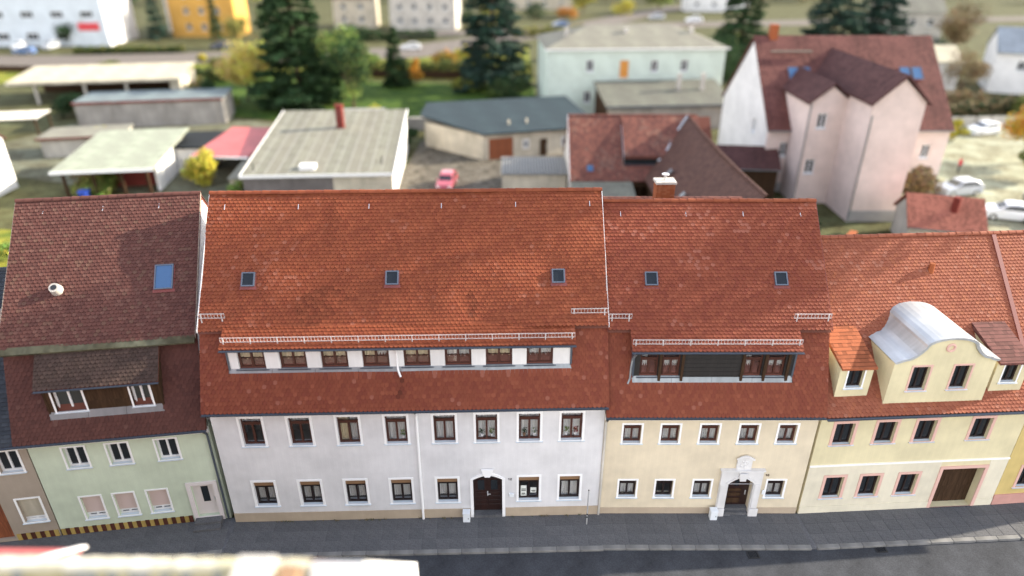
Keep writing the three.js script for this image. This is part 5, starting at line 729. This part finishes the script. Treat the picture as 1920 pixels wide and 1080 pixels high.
// pink house
{
  const g = thing('pink_house', 'tall pink house with brick red roof and two stepped gables', 'house', [26.2, 0, -46], R(0)), L = 18.6;
  const w = (u, v, h = 1.5) => ({ u, v, w: 0.95, h, win: flatWin });
  block(g, { L, D: 16.5, eave: 6.6, ridge: 14.3, wall: M.pink, gable: M.white, roof: M.farRoof, wins: [w(1.9, 3.6), w(16.6, 3.4), w(3.4, 0.6, 1.4), w(14.6, 0.8)], sideWins: [{ u: 12, v: 5, w: 0.9, h: 1.5, win: flatWin }] });
  // bays with their own gables, ridges running back
  const bay = (x0, x1, zf, e, r, roof, wins) => { const c = (x0 + x1) / 2; wallWithOpenings(g, 'bay_wall', [0, zf, 0], [[x0, -0.3], [x1, -0.3], [x1, e], [c, r - 0.2], [x0, e]], 0.3, wins, M.pink); for (const a of [x0, x1 - 0.3]) part(g, 'bay_side_wall', bx(a, a + 0.3, -0.3, e - 0.01, -8, zf - 0.301), M.pink); const k = (r - e) / (c - x0), o = 0.3; part(g, 'bay_roof', plate([[x0 - o, e - o * k + 0.02], [c, r], [x1 + o, e - o * k + 0.02], [x1 + o, e - o * k + 0.2], [c, r + 0.2], [x0 - o, e - o * k + 0.2]], -9, zf + 0.35), M.farRoofDark); };
  bay(2.2, 6.0, 3.6, 10.0, 11.6, null, [w(3.6, 7.4), w(3.3, 2.9)]);
  bay(5.6, 10.2, 8.6, 11.0, 13.2, null, []);
  for (const [u, d] of [[3.3, 4.6], [15.0, 4.6]]) for (const k of [0, 1.25]) skylight(g, u + k, d, [[0, 6.85], [8.25, 14.55]], 1.05, 1.5, M.glassSkyTint);
  part(g, 'chimney', bx(1.4, 2.2, 12.5, 15.6, -8.6, -7.8), M.brickOrange);
  for (const [u, z] of [[2.3, 3.68], [5.7, 8.68]]) part(g, 'downpipe', tube([[u, 9.8, z], [u, 5, z], [u, 0, z]], 0.06), M.zinc);
  part(g, 'plinth', bx(5.6, 10.2, -0.3, 0.9, 8.602, 8.66), M.greyWall); part(g, 'plinth', bx(0.01, 2.19, -0.3, 0.8, 0.002, 0.05), M.greyWall);
  part(g, 'walk_board', bx(1.2, 5.5, 13.1, 13.2, -6.4, -6.1), M.greyRoof);
}
{ const g = thing('tiled_shed', 'small red tiled shed with a red flue behind the yellow house', 'shed', [33.6, 0, -30.4], R(-16)); block(g, { L: 5.6, D: 5.2, eave: 2.3, ridge: 4.1, wall: M.dirtyWhite, roof: M.redTile = mk('redTile', [0.36, 0.13, 0.09], 0.8, { map: T.far }), wins: [] }); part(g, 'flue', (() => { const c = new THREE.CylinderGeometry(0.3, 0.3, 1.6, 12); c.translate(3.4, 3.8, -1.4); return c; })(), M.brickRed); }
{ const g = thing('low_wall', 'low garden wall with sloping orange coping behind the cream house', 'wall', [22.4, 0, -22], R(50)); part(g, 'wall', bx(0, 10, -0.3, 1.9, -0.3, 0), M.concrete); for (let i = 0; i < 20; i++) part(g, 'coping_tile', bx(i * 0.5 + 0.01, i * 0.5 + 0.49, 1.9, 2.02, -0.42, 0.12), M.brickOrange); }
// far houses
function farHouse(name, label, p, ry, o) { const g = thing(name, label, 'house', p, ry); block(g, { ...o, wins: o.grid ? o.grid.flatMap(([v, us]) => us.map(u => ({ u, v, w: 1.4, h: 1.6, win: flatWin }))) : [] }); return g; }
const shop = thing('shop_building', 'pale blue shop building with red sign board across the far road', 'shop', [-136, 0, -152], R(3));
{ const g = shop; const us = [5, 12, 19, 26, 33]; wallWithOpenings(g, 'wall', [0, 0, 0], rect(0, 37, -0.3, 12), 0.3, us.flatMap(u => [{ u, v: 6.3, w: 3, h: 1.5, win: { ...flatWin, casements: 3 } }, ...(u < 30 ? [{ u, v: 1.2, w: 3, h: 1.7, win: { ...flatWin, casements: 3 } }] : [])]), M.paleBlue); part(g, 'side_wall', bx(36.7, 37, -0.3, 12, -16, -0.301), M.white); part(g, 'side_wall', bx(0, 0.3, -0.3, 12, -16, -0.301), M.white); part(g, 'back_wall', bx(0.31, 36.69, -0.3, 12, -16, -15.7), M.white); part(g, 'roof', bx(-0.3, 37.3, 12.001, 12.4, -16.3, 0.3), M.greyRoof); part(g, 'sign_board', bx(30.4, 35.4, 3.4, 5.2, 0.001, 0.18), M.signRed); }
farHouse('far_house', 'white plastered house next to the pale blue shop', [-97, 0, -182], R(8), { L: 13, D: 10, eave: 9, ridge: 13, wall: M.white, roof: M.farRoof, grid: [[5.5, [3, 7, 11]]] });
farHouse('apartment_house', 'orange plastered apartment house with pale window frames', [-90.5, 0, -170], R(2), { L: 17, D: 11, eave: 13, ridge: 17, wall: M.orangeWall, roof: M.farRoof, grid: [[1.6, [4.5, 8.5, 12.5]], [5.6, [4.5, 8.5, 12.5]], [9.6, [4.5, 8.5, 12.5]]] });
farHouse('far_house', 'pale grey villa with two window rows across the far road', [-35, 0, -186], R(-4), { L: 19, D: 11, eave: 9, ridge: 12.5, wall: M.dirtyWhite, roof: M.farRoof, grid: [[1.6, [3, 7.2, 11.6, 16]], [5.3, [3, 7.2, 11.6, 16]]] });
farHouse('far_house', 'small cream house between the villa and the broad spruce', [-52, 0, -190], R(3), { L: 12, D: 10, eave: 8, ridge: 11.5, wall: M.creamShed, roof: M.farRoof, grid: [[1.6, [3, 8]], [5, [3, 8]]] });
farHouse('far_house', 'pale house beyond the grey green spruces', [88, 0, -150], R(-6), { L: 14, D: 10, eave: 8, ridge: 11.5, wall: M.dirtyWhite, roof: M.greyRoof, grid: [[1.6, [3, 7, 11]], [5, [3, 7, 11]]] });
farHouse('far_house', 'white house with grey metal roof beyond the parking lot', [82.5, 0, -98], R(-24), { L: 24, D: 11, eave: 6.5, ridge: 9.8, wall: M.white, roof: M.zinc, grid: [[3.6, [4, 10, 16]], [0.8, [7, 13, 19]]] });
farHouse('far_house', 'cream roofed bungalow behind the pink house ridge end', [64, 0, -98], R(-8), { L: 12, D: 9, eave: 5, ridge: 7, wall: M.white, roof: M.creamSheet, grid: [[1.2, [3, 8]]] });
farHouse('far_house', 'low red roofed house beyond the far side street', [-4, 0, -246], R(2), { L: 26, D: 10, eave: 5, ridge: 9, wall: M.creamShed, roof: M.farRoof, grid: [[1.4, [4, 10, 16, 22]]] });
farHouse('far_house', 'white walled house at the far end of the side street', [62, 0, -240], R(-5), { L: 22, D: 10, eave: 6, ridge: 9.5, wall: M.white, roof: M.greyRoof, grid: [[1.4, [4, 10, 16]]] });
farHouse('gabled_house', 'bright white gabled house beside the weedy meadow', [-71, 0, -36.5], R(0), { L: 17.5, D: 11, eave: 5.2, ridge: 9, wall: M.white, roof: M.farRoofDark, grid: [] });
{ // long open shed
  const g = thing('open_shed', 'long open sided shed with cream sheet roof', 'shed', [-79.5, 0, -87.5], R(10)), L = 25.5;
  part(g, 'roof', sect([[-0.5, 3.15], [11, 3.9], [11, 4.1], [-0.5, 3.35]], -0.5, L), M.creamSheet); part(g, 'fascia', sect([[-0.57, 2.95], [-0.502, 2.95], [-0.502, 3.37], [-0.57, 3.37]], -0.5, L), M.creamShed); part(g, 'back_wall', bx(0, L - 2, -0.3, 3.85, -10.8, -10.5), M.timber); part(g, 'side_wall', bx(L - 1.8, L - 0.2, -0.3, 3.14, -10.4, 0), M.creamShed);
  for (const u of [3.2, 10.5, 16.8]) part(g, 'post', bx(u, u + 0.35, -0.3, 3.14, -0.3, 0.05), M.dirtyWhite);
}
{ const g = thing('garage_row', 'stained grey concrete garage row with bluish flat roof', 'garage', [-60.5, 0, -72], R(10)), L = 19.5; part(g, 'wall', prism([[0, 0], [L, 0], [L, -7], [0, -7]], -0.3, 3.4), M.concrete); part(g, 'roof', bx(-0.2, L + 0.2, 3.401, 3.58, -7.2, 0.25), M.slateLight = mk('slateLight', [0.22, 0.27, 0.31], 0.8, { map: T.bitumen })); for (let i = 0; i < 5; i++) part(g, 'coping', bx(-0.2 + i * 3.98, -0.2 + i * 3.98 + 3.95, 3.3, 3.6, 0.252, 0.33), M.brickRed); for (let i = 0; i < 6; i++) part(g, 'buttress', bx(0.6 + i * 3.5, 1.0 + i * 3.5, -0.3, 3.2, 0.001, 0.12), M.concrete); }
{ const g = thing('sage_shed', 'shed with wide sage green sheet roof behind the green house', 'shed', [-45.6, 0, -43], R(8)), L = 8.6; for (const u of [0.1, 2.9, 5.6, 8.1]) part(g, 'post', bx(u, u + 0.25, -0.3, 2.8, -0.3, -0.05), M.timber); part(g, 'back_wall', bx(0, L, -0.3, 3.3, -12.8, -12.5), M.timber); part(g, 'side_wall', bx(L - 0.3, L, -0.3, 2.8, -12.4, -2.0), M.white); part(g, 'roof', sect([[-0.6, 2.9], [13.2, 3.6], [13.2, 3.78], [-0.6, 3.08]], -0.6, L + 0.6), M.sageRoof); part(g, 'inner_wall', bx(0.2, L - 0.5, -0.3, 2.7, -4.2, -4.0), M.brickRed); part(g, 'fascia', sect([[-0.66, 2.8], [-0.602, 2.8], [-0.602, 3.1], [-0.66, 3.1]], -0.6, L + 0.6), M.trim); }
{ const g = thing('white_shed', 'white walled outhouse with dark felt roof beside the sage shed', 'shed', [-39.5, 0, -52.5], R(6)); part(g, 'wall', prism([[0, 0], [5, 0], [5, -6.5], [0, -6.5]], -0.3, 2.6), M.white); part(g, 'roof', bx(-0.3, 5.3, 2.601, 2.8, -6.8, 0.4), M.tarpaper); }
{ const g = thing('red_carport', 'carport with flat pinkish red sheet roof beside the grey garage', 'carport', [-34.8, 0, -49], R(-3)); part(g, 'roof', sect([[-0.3, 2.75], [11, 3.1], [11, 3.2], [-0.3, 2.85]], 0, 6.4), M.redSheet); for (const [u, d] of [[0.2, 0], [6, 0], [0.2, 10], [6, 10]]) part(g, 'post', bx(u, u + 0.18, -0.3, 2.7, -d - 0.2, -d), M.timber); part(g, 'back_wall', bx(0, 6.4, -0.3, 2.95, -10.9, -10.7), M.dirtyWhite); part(g, 'fascia', sect([[-0.36, 2.65], [-0.302, 2.65], [-0.302, 2.86], [-0.36, 2.86]], -0.05, 6.45), M.trim); }
{ const g = thing('terrace_shed', 'low white shed with red edged roof behind the meadow', 'shed', [-57, 0, -58], R(12)); part(g, 'wall', prism([[0, 0], [9, 0], [9, -5], [0, -5]], -0.3, 2.2), M.dirtyWhite); part(g, 'roof', bx(-0.3, 9.3, 2.201, 2.34, -5.3, 0.35), M.greyRoof); part(g, 'fascia', bx(-0.3, 9.3, 2.1, 2.35, 0.352, 0.42), M.brickRed); }
{ const g = thing('white_canopy', 'pale corrugated canopy beside the long open shed', 'canopy', [-72, 0, -66], R(12)); part(g, 'roof', corr(10, 5, 0.5, 0.08), M.dirtyWhite, [0, 2.9, -2.5]); for (const [u, z] of [[0.3, -2.2], [9.4, -2.2], [0.3, 2.2], [9.4, 2.2]]) part(g, 'post', bx(u, u + 0.18, -0.3, 2.85, z - 0.1, z + 0.1), M.timber); }
{ // garden walls
  const g = thing('garden_wall', 'long pale garden wall behind the garage and the workshop', 'wall', [-28, 0, -70], R(6)); part(g, 'wall', bx(0, 31, -0.3, 1.5, -0.25, 0), M.concrete); part(g, 'coping', bx(-0.05, 31.05, 1.501, 1.6, -0.33, 0.08), M.dirtyWhite);
}
// roofs across the street, under the camera
{
  const g = thing('street_house', 'house across the street with lichen covered tiles and a white gable parapet', 'house', [-26, 0, 9.4], R(-0.5)), L = 23.2;
  part(g, 'wall', bx(0, L, -0.3, 8.0, 0, 0.3), M.dirtyWhite); part(g, 'back_wall', bx(0, L, -0.3, 8.0, 8.9, 9.2), M.dirtyWhite);
  for (const [a, b, m] of [[0, 0.3, M.white], [L - 0.3, L, M.white]]) part(g, 'gable_wall', (() => { const s = plate([[-8.899, -0.3], [-0.301, -0.3], [-0.301, 8], [-4.6, 13.0], [-8.899, 8]], a, b); s.rotateY(Math.PI / 2); return s; })(), m);
  const rd = plate([[-9.5, 7.6], [-4.6, 13.26], [0.3, 7.6], [0.1, 7.6], [-4.6, 13.0], [-9.3, 7.6]], -0.1, L - 0.9); rd.rotateY(Math.PI / 2); part(g, 'roof_deck', rd, M.deck);
  const len = Math.hypot(4.8, 5.6); tileField(g, { O: V(0, 7.75, 9.45), U: V(1, 0, 0), S: V(0, 5.6 / len, -4.8 / len), W: L - 0.95, len, tw: 0.2, gauge: 0.17, tail: 0.02, pal: 'lichen', seed: 501, patch: () => 0.3 });
  tileField(g, { O: V(L - 0.95, 7.75, -0.25), U: V(-1, 0, 0), S: V(0, 5.6 / len, 4.8 / len), W: L - 0.95, len, tw: 0.2, gauge: 0.17, tail: 0.02, pal: 'rose', seed: 502, name: 'street_side_tiles' });
  ridgeTiles(g, 0, L - 1.0, -4.62, 13.35, 'lichenRidge', 0.15, 0.42);
  const pr = plate([[-9.4, 5], [0.2, 5], [0.2, 7.9], [-4.6, 13.48], [-9.4, 7.9]], L - 0.94, L + 0.05); pr.rotateY(Math.PI / 2); part(g, 'parapet', pr, M.white);
  const ch = part(g, 'chimney', bx(L - 2.2, L - 1.62, 12.0, 13.6, 4.7, 5.3), M.creamShed); part(ch, 'flue_opening', bx(L - 2.02, L - 1.8, 13.25, 13.45, 5.301, 5.31), M.black); part(ch, 'cap', bx(L - 2.26, L - 1.56, 13.601, 13.67, 4.64, 5.36), M.dirtyWhite);
  part(g, 'chimney', bx(L - 1.45, L - 1.1, 12.0, 13.6, 4.8, 5.3), M.blind);
  // red dormer on the street side
  const dr = plate([[-1.55, 10.35], [-3.75, 12.2], [-3.75, 12.0], [-1.55, 10.2]], 0, 15.2); dr.rotateY(Math.PI / 2); part(g, 'dormer_roof', dr, M.redSheet);
  const dv = plate([[-1.5, 10.3], [-3.75, 12.2], [-3.75, 12.26], [-1.5, 10.4]], 15.202, 15.34); dv.rotateY(Math.PI / 2); part(g, 'dormer_verge', dv, M.trim);
  part(g, 'dormer_wall', bx(0.2, 15.0, 9.0, 10.25, 1.7, 1.9), M.white); const dc = plate([[-1.701, 9.6], [-1.701, 10.28], [-3.75, 11.98], [-3.7, 11.6]], 15.0, 15.19); dc.rotateY(Math.PI / 2); part(g, 'dormer_cheek', dc, M.white);
}
// ---------- cars ----------
function carGeo() {
  const side = [[-2.0, 0.28], [-1.98, 0.62], [-1.9, 0.8], [-1.35, 0.9], [-0.95, 0.96], [-0.3, 1.38], [0.2, 1.44], [1.1, 1.42], [1.6, 1.2], [1.92, 0.92], [2.0, 0.7], [1.98, 0.3], [1.62, 0.26], [1.5, 0.5], [1.28, 0.6], [1.05, 0.5], [0.94, 0.26], [-0.96, 0.26], [-1.07, 0.5], [-1.28, 0.6], [-1.5, 0.5], [-1.62, 0.26]];
  const g = new THREE.ExtrudeGeometry(shapeOf(side), { depth: 1.42, bevelEnabled: true, bevelThickness: 0.11, bevelSize: 0.1, bevelSegments: 3 }); g.translate(0, 0, -0.71);
  const p = g.attributes.position; for (let i = 0; i < p.count; i++) { const y = p.getY(i); if (y > 0.9) p.setZ(i, p.getZ(i) * (1 - 0.2 * (y - 0.9) / 0.55)); } g.computeVertexNormals(); return g;
}
const carBody = carGeo(), sideWin = (() => { const g = plate([[-0.85, 0.98], [-0.28, 1.35], [0.2, 1.4], [1.05, 1.38], [1.5, 1.1], [1.4, 0.98]], 0, 0.02); return g; })();
const wheelG = (() => { const g = new THREE.CylinderGeometry(0.3, 0.3, 0.2, 20); g.rotateX(Math.PI / 2); return g; })(), rimG = (() => { const g = new THREE.CylinderGeometry(0.19, 0.19, 0.03, 14); g.rotateX(Math.PI / 2); return g; })();
function car(x, z, ry, mat, label, s = 1) {
  const t = thing('parked_car', label, 'car', [x, -0.15, z], ry, 'cars parked behind the street'); t.scale.setScalar(s);
  part(t, 'body', carBody, mat);
  const ws = part(t, 'windscreen', (() => { const g = new THREE.BoxGeometry(0.02, 0.62, 1.25); g.rotateZ(-0.98); g.translate(-0.74, 1.22, 0); return g; })(), M.glassDark), rs = part(t, 'rear_window', (() => { const g = new THREE.BoxGeometry(0.02, 0.5, 1.2); g.rotateZ(0.98); g.translate(1.48, 1.36, 0); return g; })(), M.glassDark);
  for (const k of [-1, 1]) { const m = part(t, 'side_window', sideWin, M.glassDark, [0, 0, k > 0 ? 0.8 : -0.82]); m.rotation.x = -k * 0.2; m.position.y = 0.05; m.position.z = k > 0 ? 0.98 : -1.0; }
  for (const a of [-1.28, 1.28]) for (const k of [-1, 1]) { const w = part(t, 'wheel', wheelG, M.rubber, [a, 0.3, k * 0.74]); part(w, 'rim', rimG, M.steel, [0, 0, k * 0.1]); }
  for (const k of [-1, 1]) { part(t, 'headlight', rbx(-2.1, -1.98, 0.62, 0.78, k * 0.58 - 0.16, k * 0.58 + 0.16, 0.03), M.lampGlass); part(t, 'tail_light', rbx(2.0, 2.1, 0.68, 0.86, k * 0.62 - 0.12, k * 0.62 + 0.12, 0.03), M.tailRed); part(t, 'mirror', rbx(-0.78, -0.62, 0.98, 1.1, k * 0.93 - 0.09, k * 0.93 + 0.09, 0.03), mat); }
  return t;
}
const paint = (n, c) => { const m = new THREE.MeshPhysicalMaterial({ color: L3(...c), roughness: 0.35, clearcoat: 0.8, clearcoatRoughness: 0.06 }); m.name = n; return m; };
const redP = paint('redPaint', [0.34, 0.03, 0.05]), whiteP = paint('whitePaint', [0.75, 0.76, 0.77]), blueP = paint('bluePaint', [0.08, 0.16, 0.32]), silverP = paint('silverPaint', [0.45, 0.47, 0.5]), darkP = paint('darkPaint', [0.05, 0.06, 0.09]);
car(-7.0, -47.2, R(86), redP, 'small red car parked in the cobbled yard', 1.06);
car(64.5, -69.5, R(18), whiteP, 'white car parked beside the yellow bush', 1.1); car(46.8, -45, R(12), silverP, 'silver car on the gravel lot nearest the brown shrub', 1.1); car(47.5, -38, R(-20), whiteP, 'white car parked behind the red tiled shed', 1.1); car(50.5, -35.5, R(-18), whiteP, 'white car on the gravel lot at the frame edge', 1.1);
car(54.5, -42, R(-14), darkP, 'dark car on the gravel lot below the golden tree', 1.1); car(58, -70.5, R(24), silverP, 'silver car behind the yellow bush on the parking lot', 1.1);
car(-112, -141, R(4), blueP, 'blue car driving on the far road before the shop', 1.1); car(-118, -149, R(95), whiteP, 'white car parked before the shop wall', 1.15); car(-111, -149.5, R(88), silverP, 'silver car parked under the shop sign', 1.15);
car(14.5, -194, R(12), blueP, 'blue car on the far road beyond the mint house', 1.1); car(-24, -147, R(14), whiteP, 'white car on the far road behind the young spruce', 1.1); car(-70, -149, R(5), darkP, 'dark car on the far road beside the broad spruce', 1.1); car(57, -205, R(10), whiteP, 'white car on the side street beyond the tall spruce', 1.2);
car(47, -214, R(10), silverP, 'silver car on the side street above the mint house', 1.2);
// ---------- person on the parking lot ----------
{
  const J = [[[0, 0.95, 0], 0.15, [0, 1.42, 0], 0.17], [[-0.09, 0.92, 0], 0.1, [-0.11, 0.5, 0.03], 0.075], [[-0.11, 0.5, 0.03], 0.075, [-0.12, 0.06, 0], 0.05], [[0.09, 0.92, 0], 0.1, [0.12, 0.5, -0.02], 0.075], [[0.12, 0.5, -0.02], 0.075, [0.13, 0.06, -0.06], 0.05], [[-0.19, 1.42, 0], 0.07, [-0.27, 1.12, 0.02], 0.05], [[-0.27, 1.12, 0.02], 0.05, [-0.25, 0.84, 0.1], 0.04], [[0.19, 1.42, 0], 0.07, [0.27, 1.12, 0.02], 0.05], [[0.27, 1.12, 0.02], 0.05, [0.25, 0.84, 0.1], 0.04], [[0, 1.42, 0], 0.06, [0, 1.58, 0.01], 0.055], [[0, 1.64, 0.02], 0.095, [0, 1.7, 0], 0.1], [[-0.12, 0.04, 0], 0.045, [-0.12, 0.04, 0.15], 0.04], [[0.13, 0.04, -0.06], 0.045, [0.14, 0.04, 0.1], 0.04]];
  const N = 72, mc = new MarchingCubes(N, new THREE.MeshBasicMaterial(), false, false, 60000); mc.isolation = 0; const S = 1.0, cy = 0.92; const p = V(), a = V(), b = V(), ab = V();
  const sm = (x, y, k) => { const h = Math.max(k - Math.abs(x - y), 0) / k; return Math.min(x, y) - h * h * k * 0.25; };
  for (let z = 0; z < N; z++) for (let y = 0; y < N; y++) for (let x = 0; x < N; x++) { p.set((x / (N / 2) - 1) * S, (y / (N / 2) - 1) * S + cy, (z / (N / 2) - 1) * S); let d = 9; for (const [q, r0, w, r1] of J) { a.set(...q); b.set(...w); ab.subVectors(b, a); const t = Math.max(0, Math.min(1, (p.x - a.x) * ab.x / ab.lengthSq() + (p.y - a.y) * ab.y / ab.lengthSq() + (p.z - a.z) * ab.z / ab.lengthSq())); const dx = p.x - a.x - ab.x * t, dy = p.y - a.y - ab.y * t, dz = p.z - a.z - ab.z * t; d = sm(d, Math.hypot(dx, dy, dz) - r0 - (r1 - r0) * t, 0.05); } mc.field[x + y * N + z * N * N] = -d; }
  mc.update(); const n = mc.count, pos = new Float32Array(n * 3), col = new Float32Array(n * 3);
  for (let i = 0; i < n; i++) { const x = mc.positionArray[i * 3] * S, y = mc.positionArray[i * 3 + 1] * S + cy, z = mc.positionArray[i * 3 + 2] * S; pos.set([x, y, z], i * 3); const c = y > 1.5 ? (y > 1.72 || z < -0.02 && y > 1.6 ? [0.03, 0.02, 0.015] : [0.5, 0.3, 0.22]) : y > 0.9 || Math.abs(x) > 0.2 ? (y < 0.88 ? [0.5, 0.3, 0.22] : [0.5, 0.02, 0.04]) : y > 0.1 ? [0.03, 0.035, 0.05] : [0.02, 0.02, 0.02]; col.set(c, i * 3); }
  const g = new THREE.BufferGeometry(); g.setAttribute('position', new THREE.BufferAttribute(pos, 3)); g.setAttribute('color', new THREE.BufferAttribute(col, 3)); g.computeVertexNormals();
  const t = part(scene, 'person', g, M.leafMat); t.position.set(51.2, -0.15, -52.5); t.rotation.y = 0.5; t.userData = { label: 'person in a red jacket and dark trousers walking on the parking lot', category: 'person' };
}
renderer.render(scene, camera);
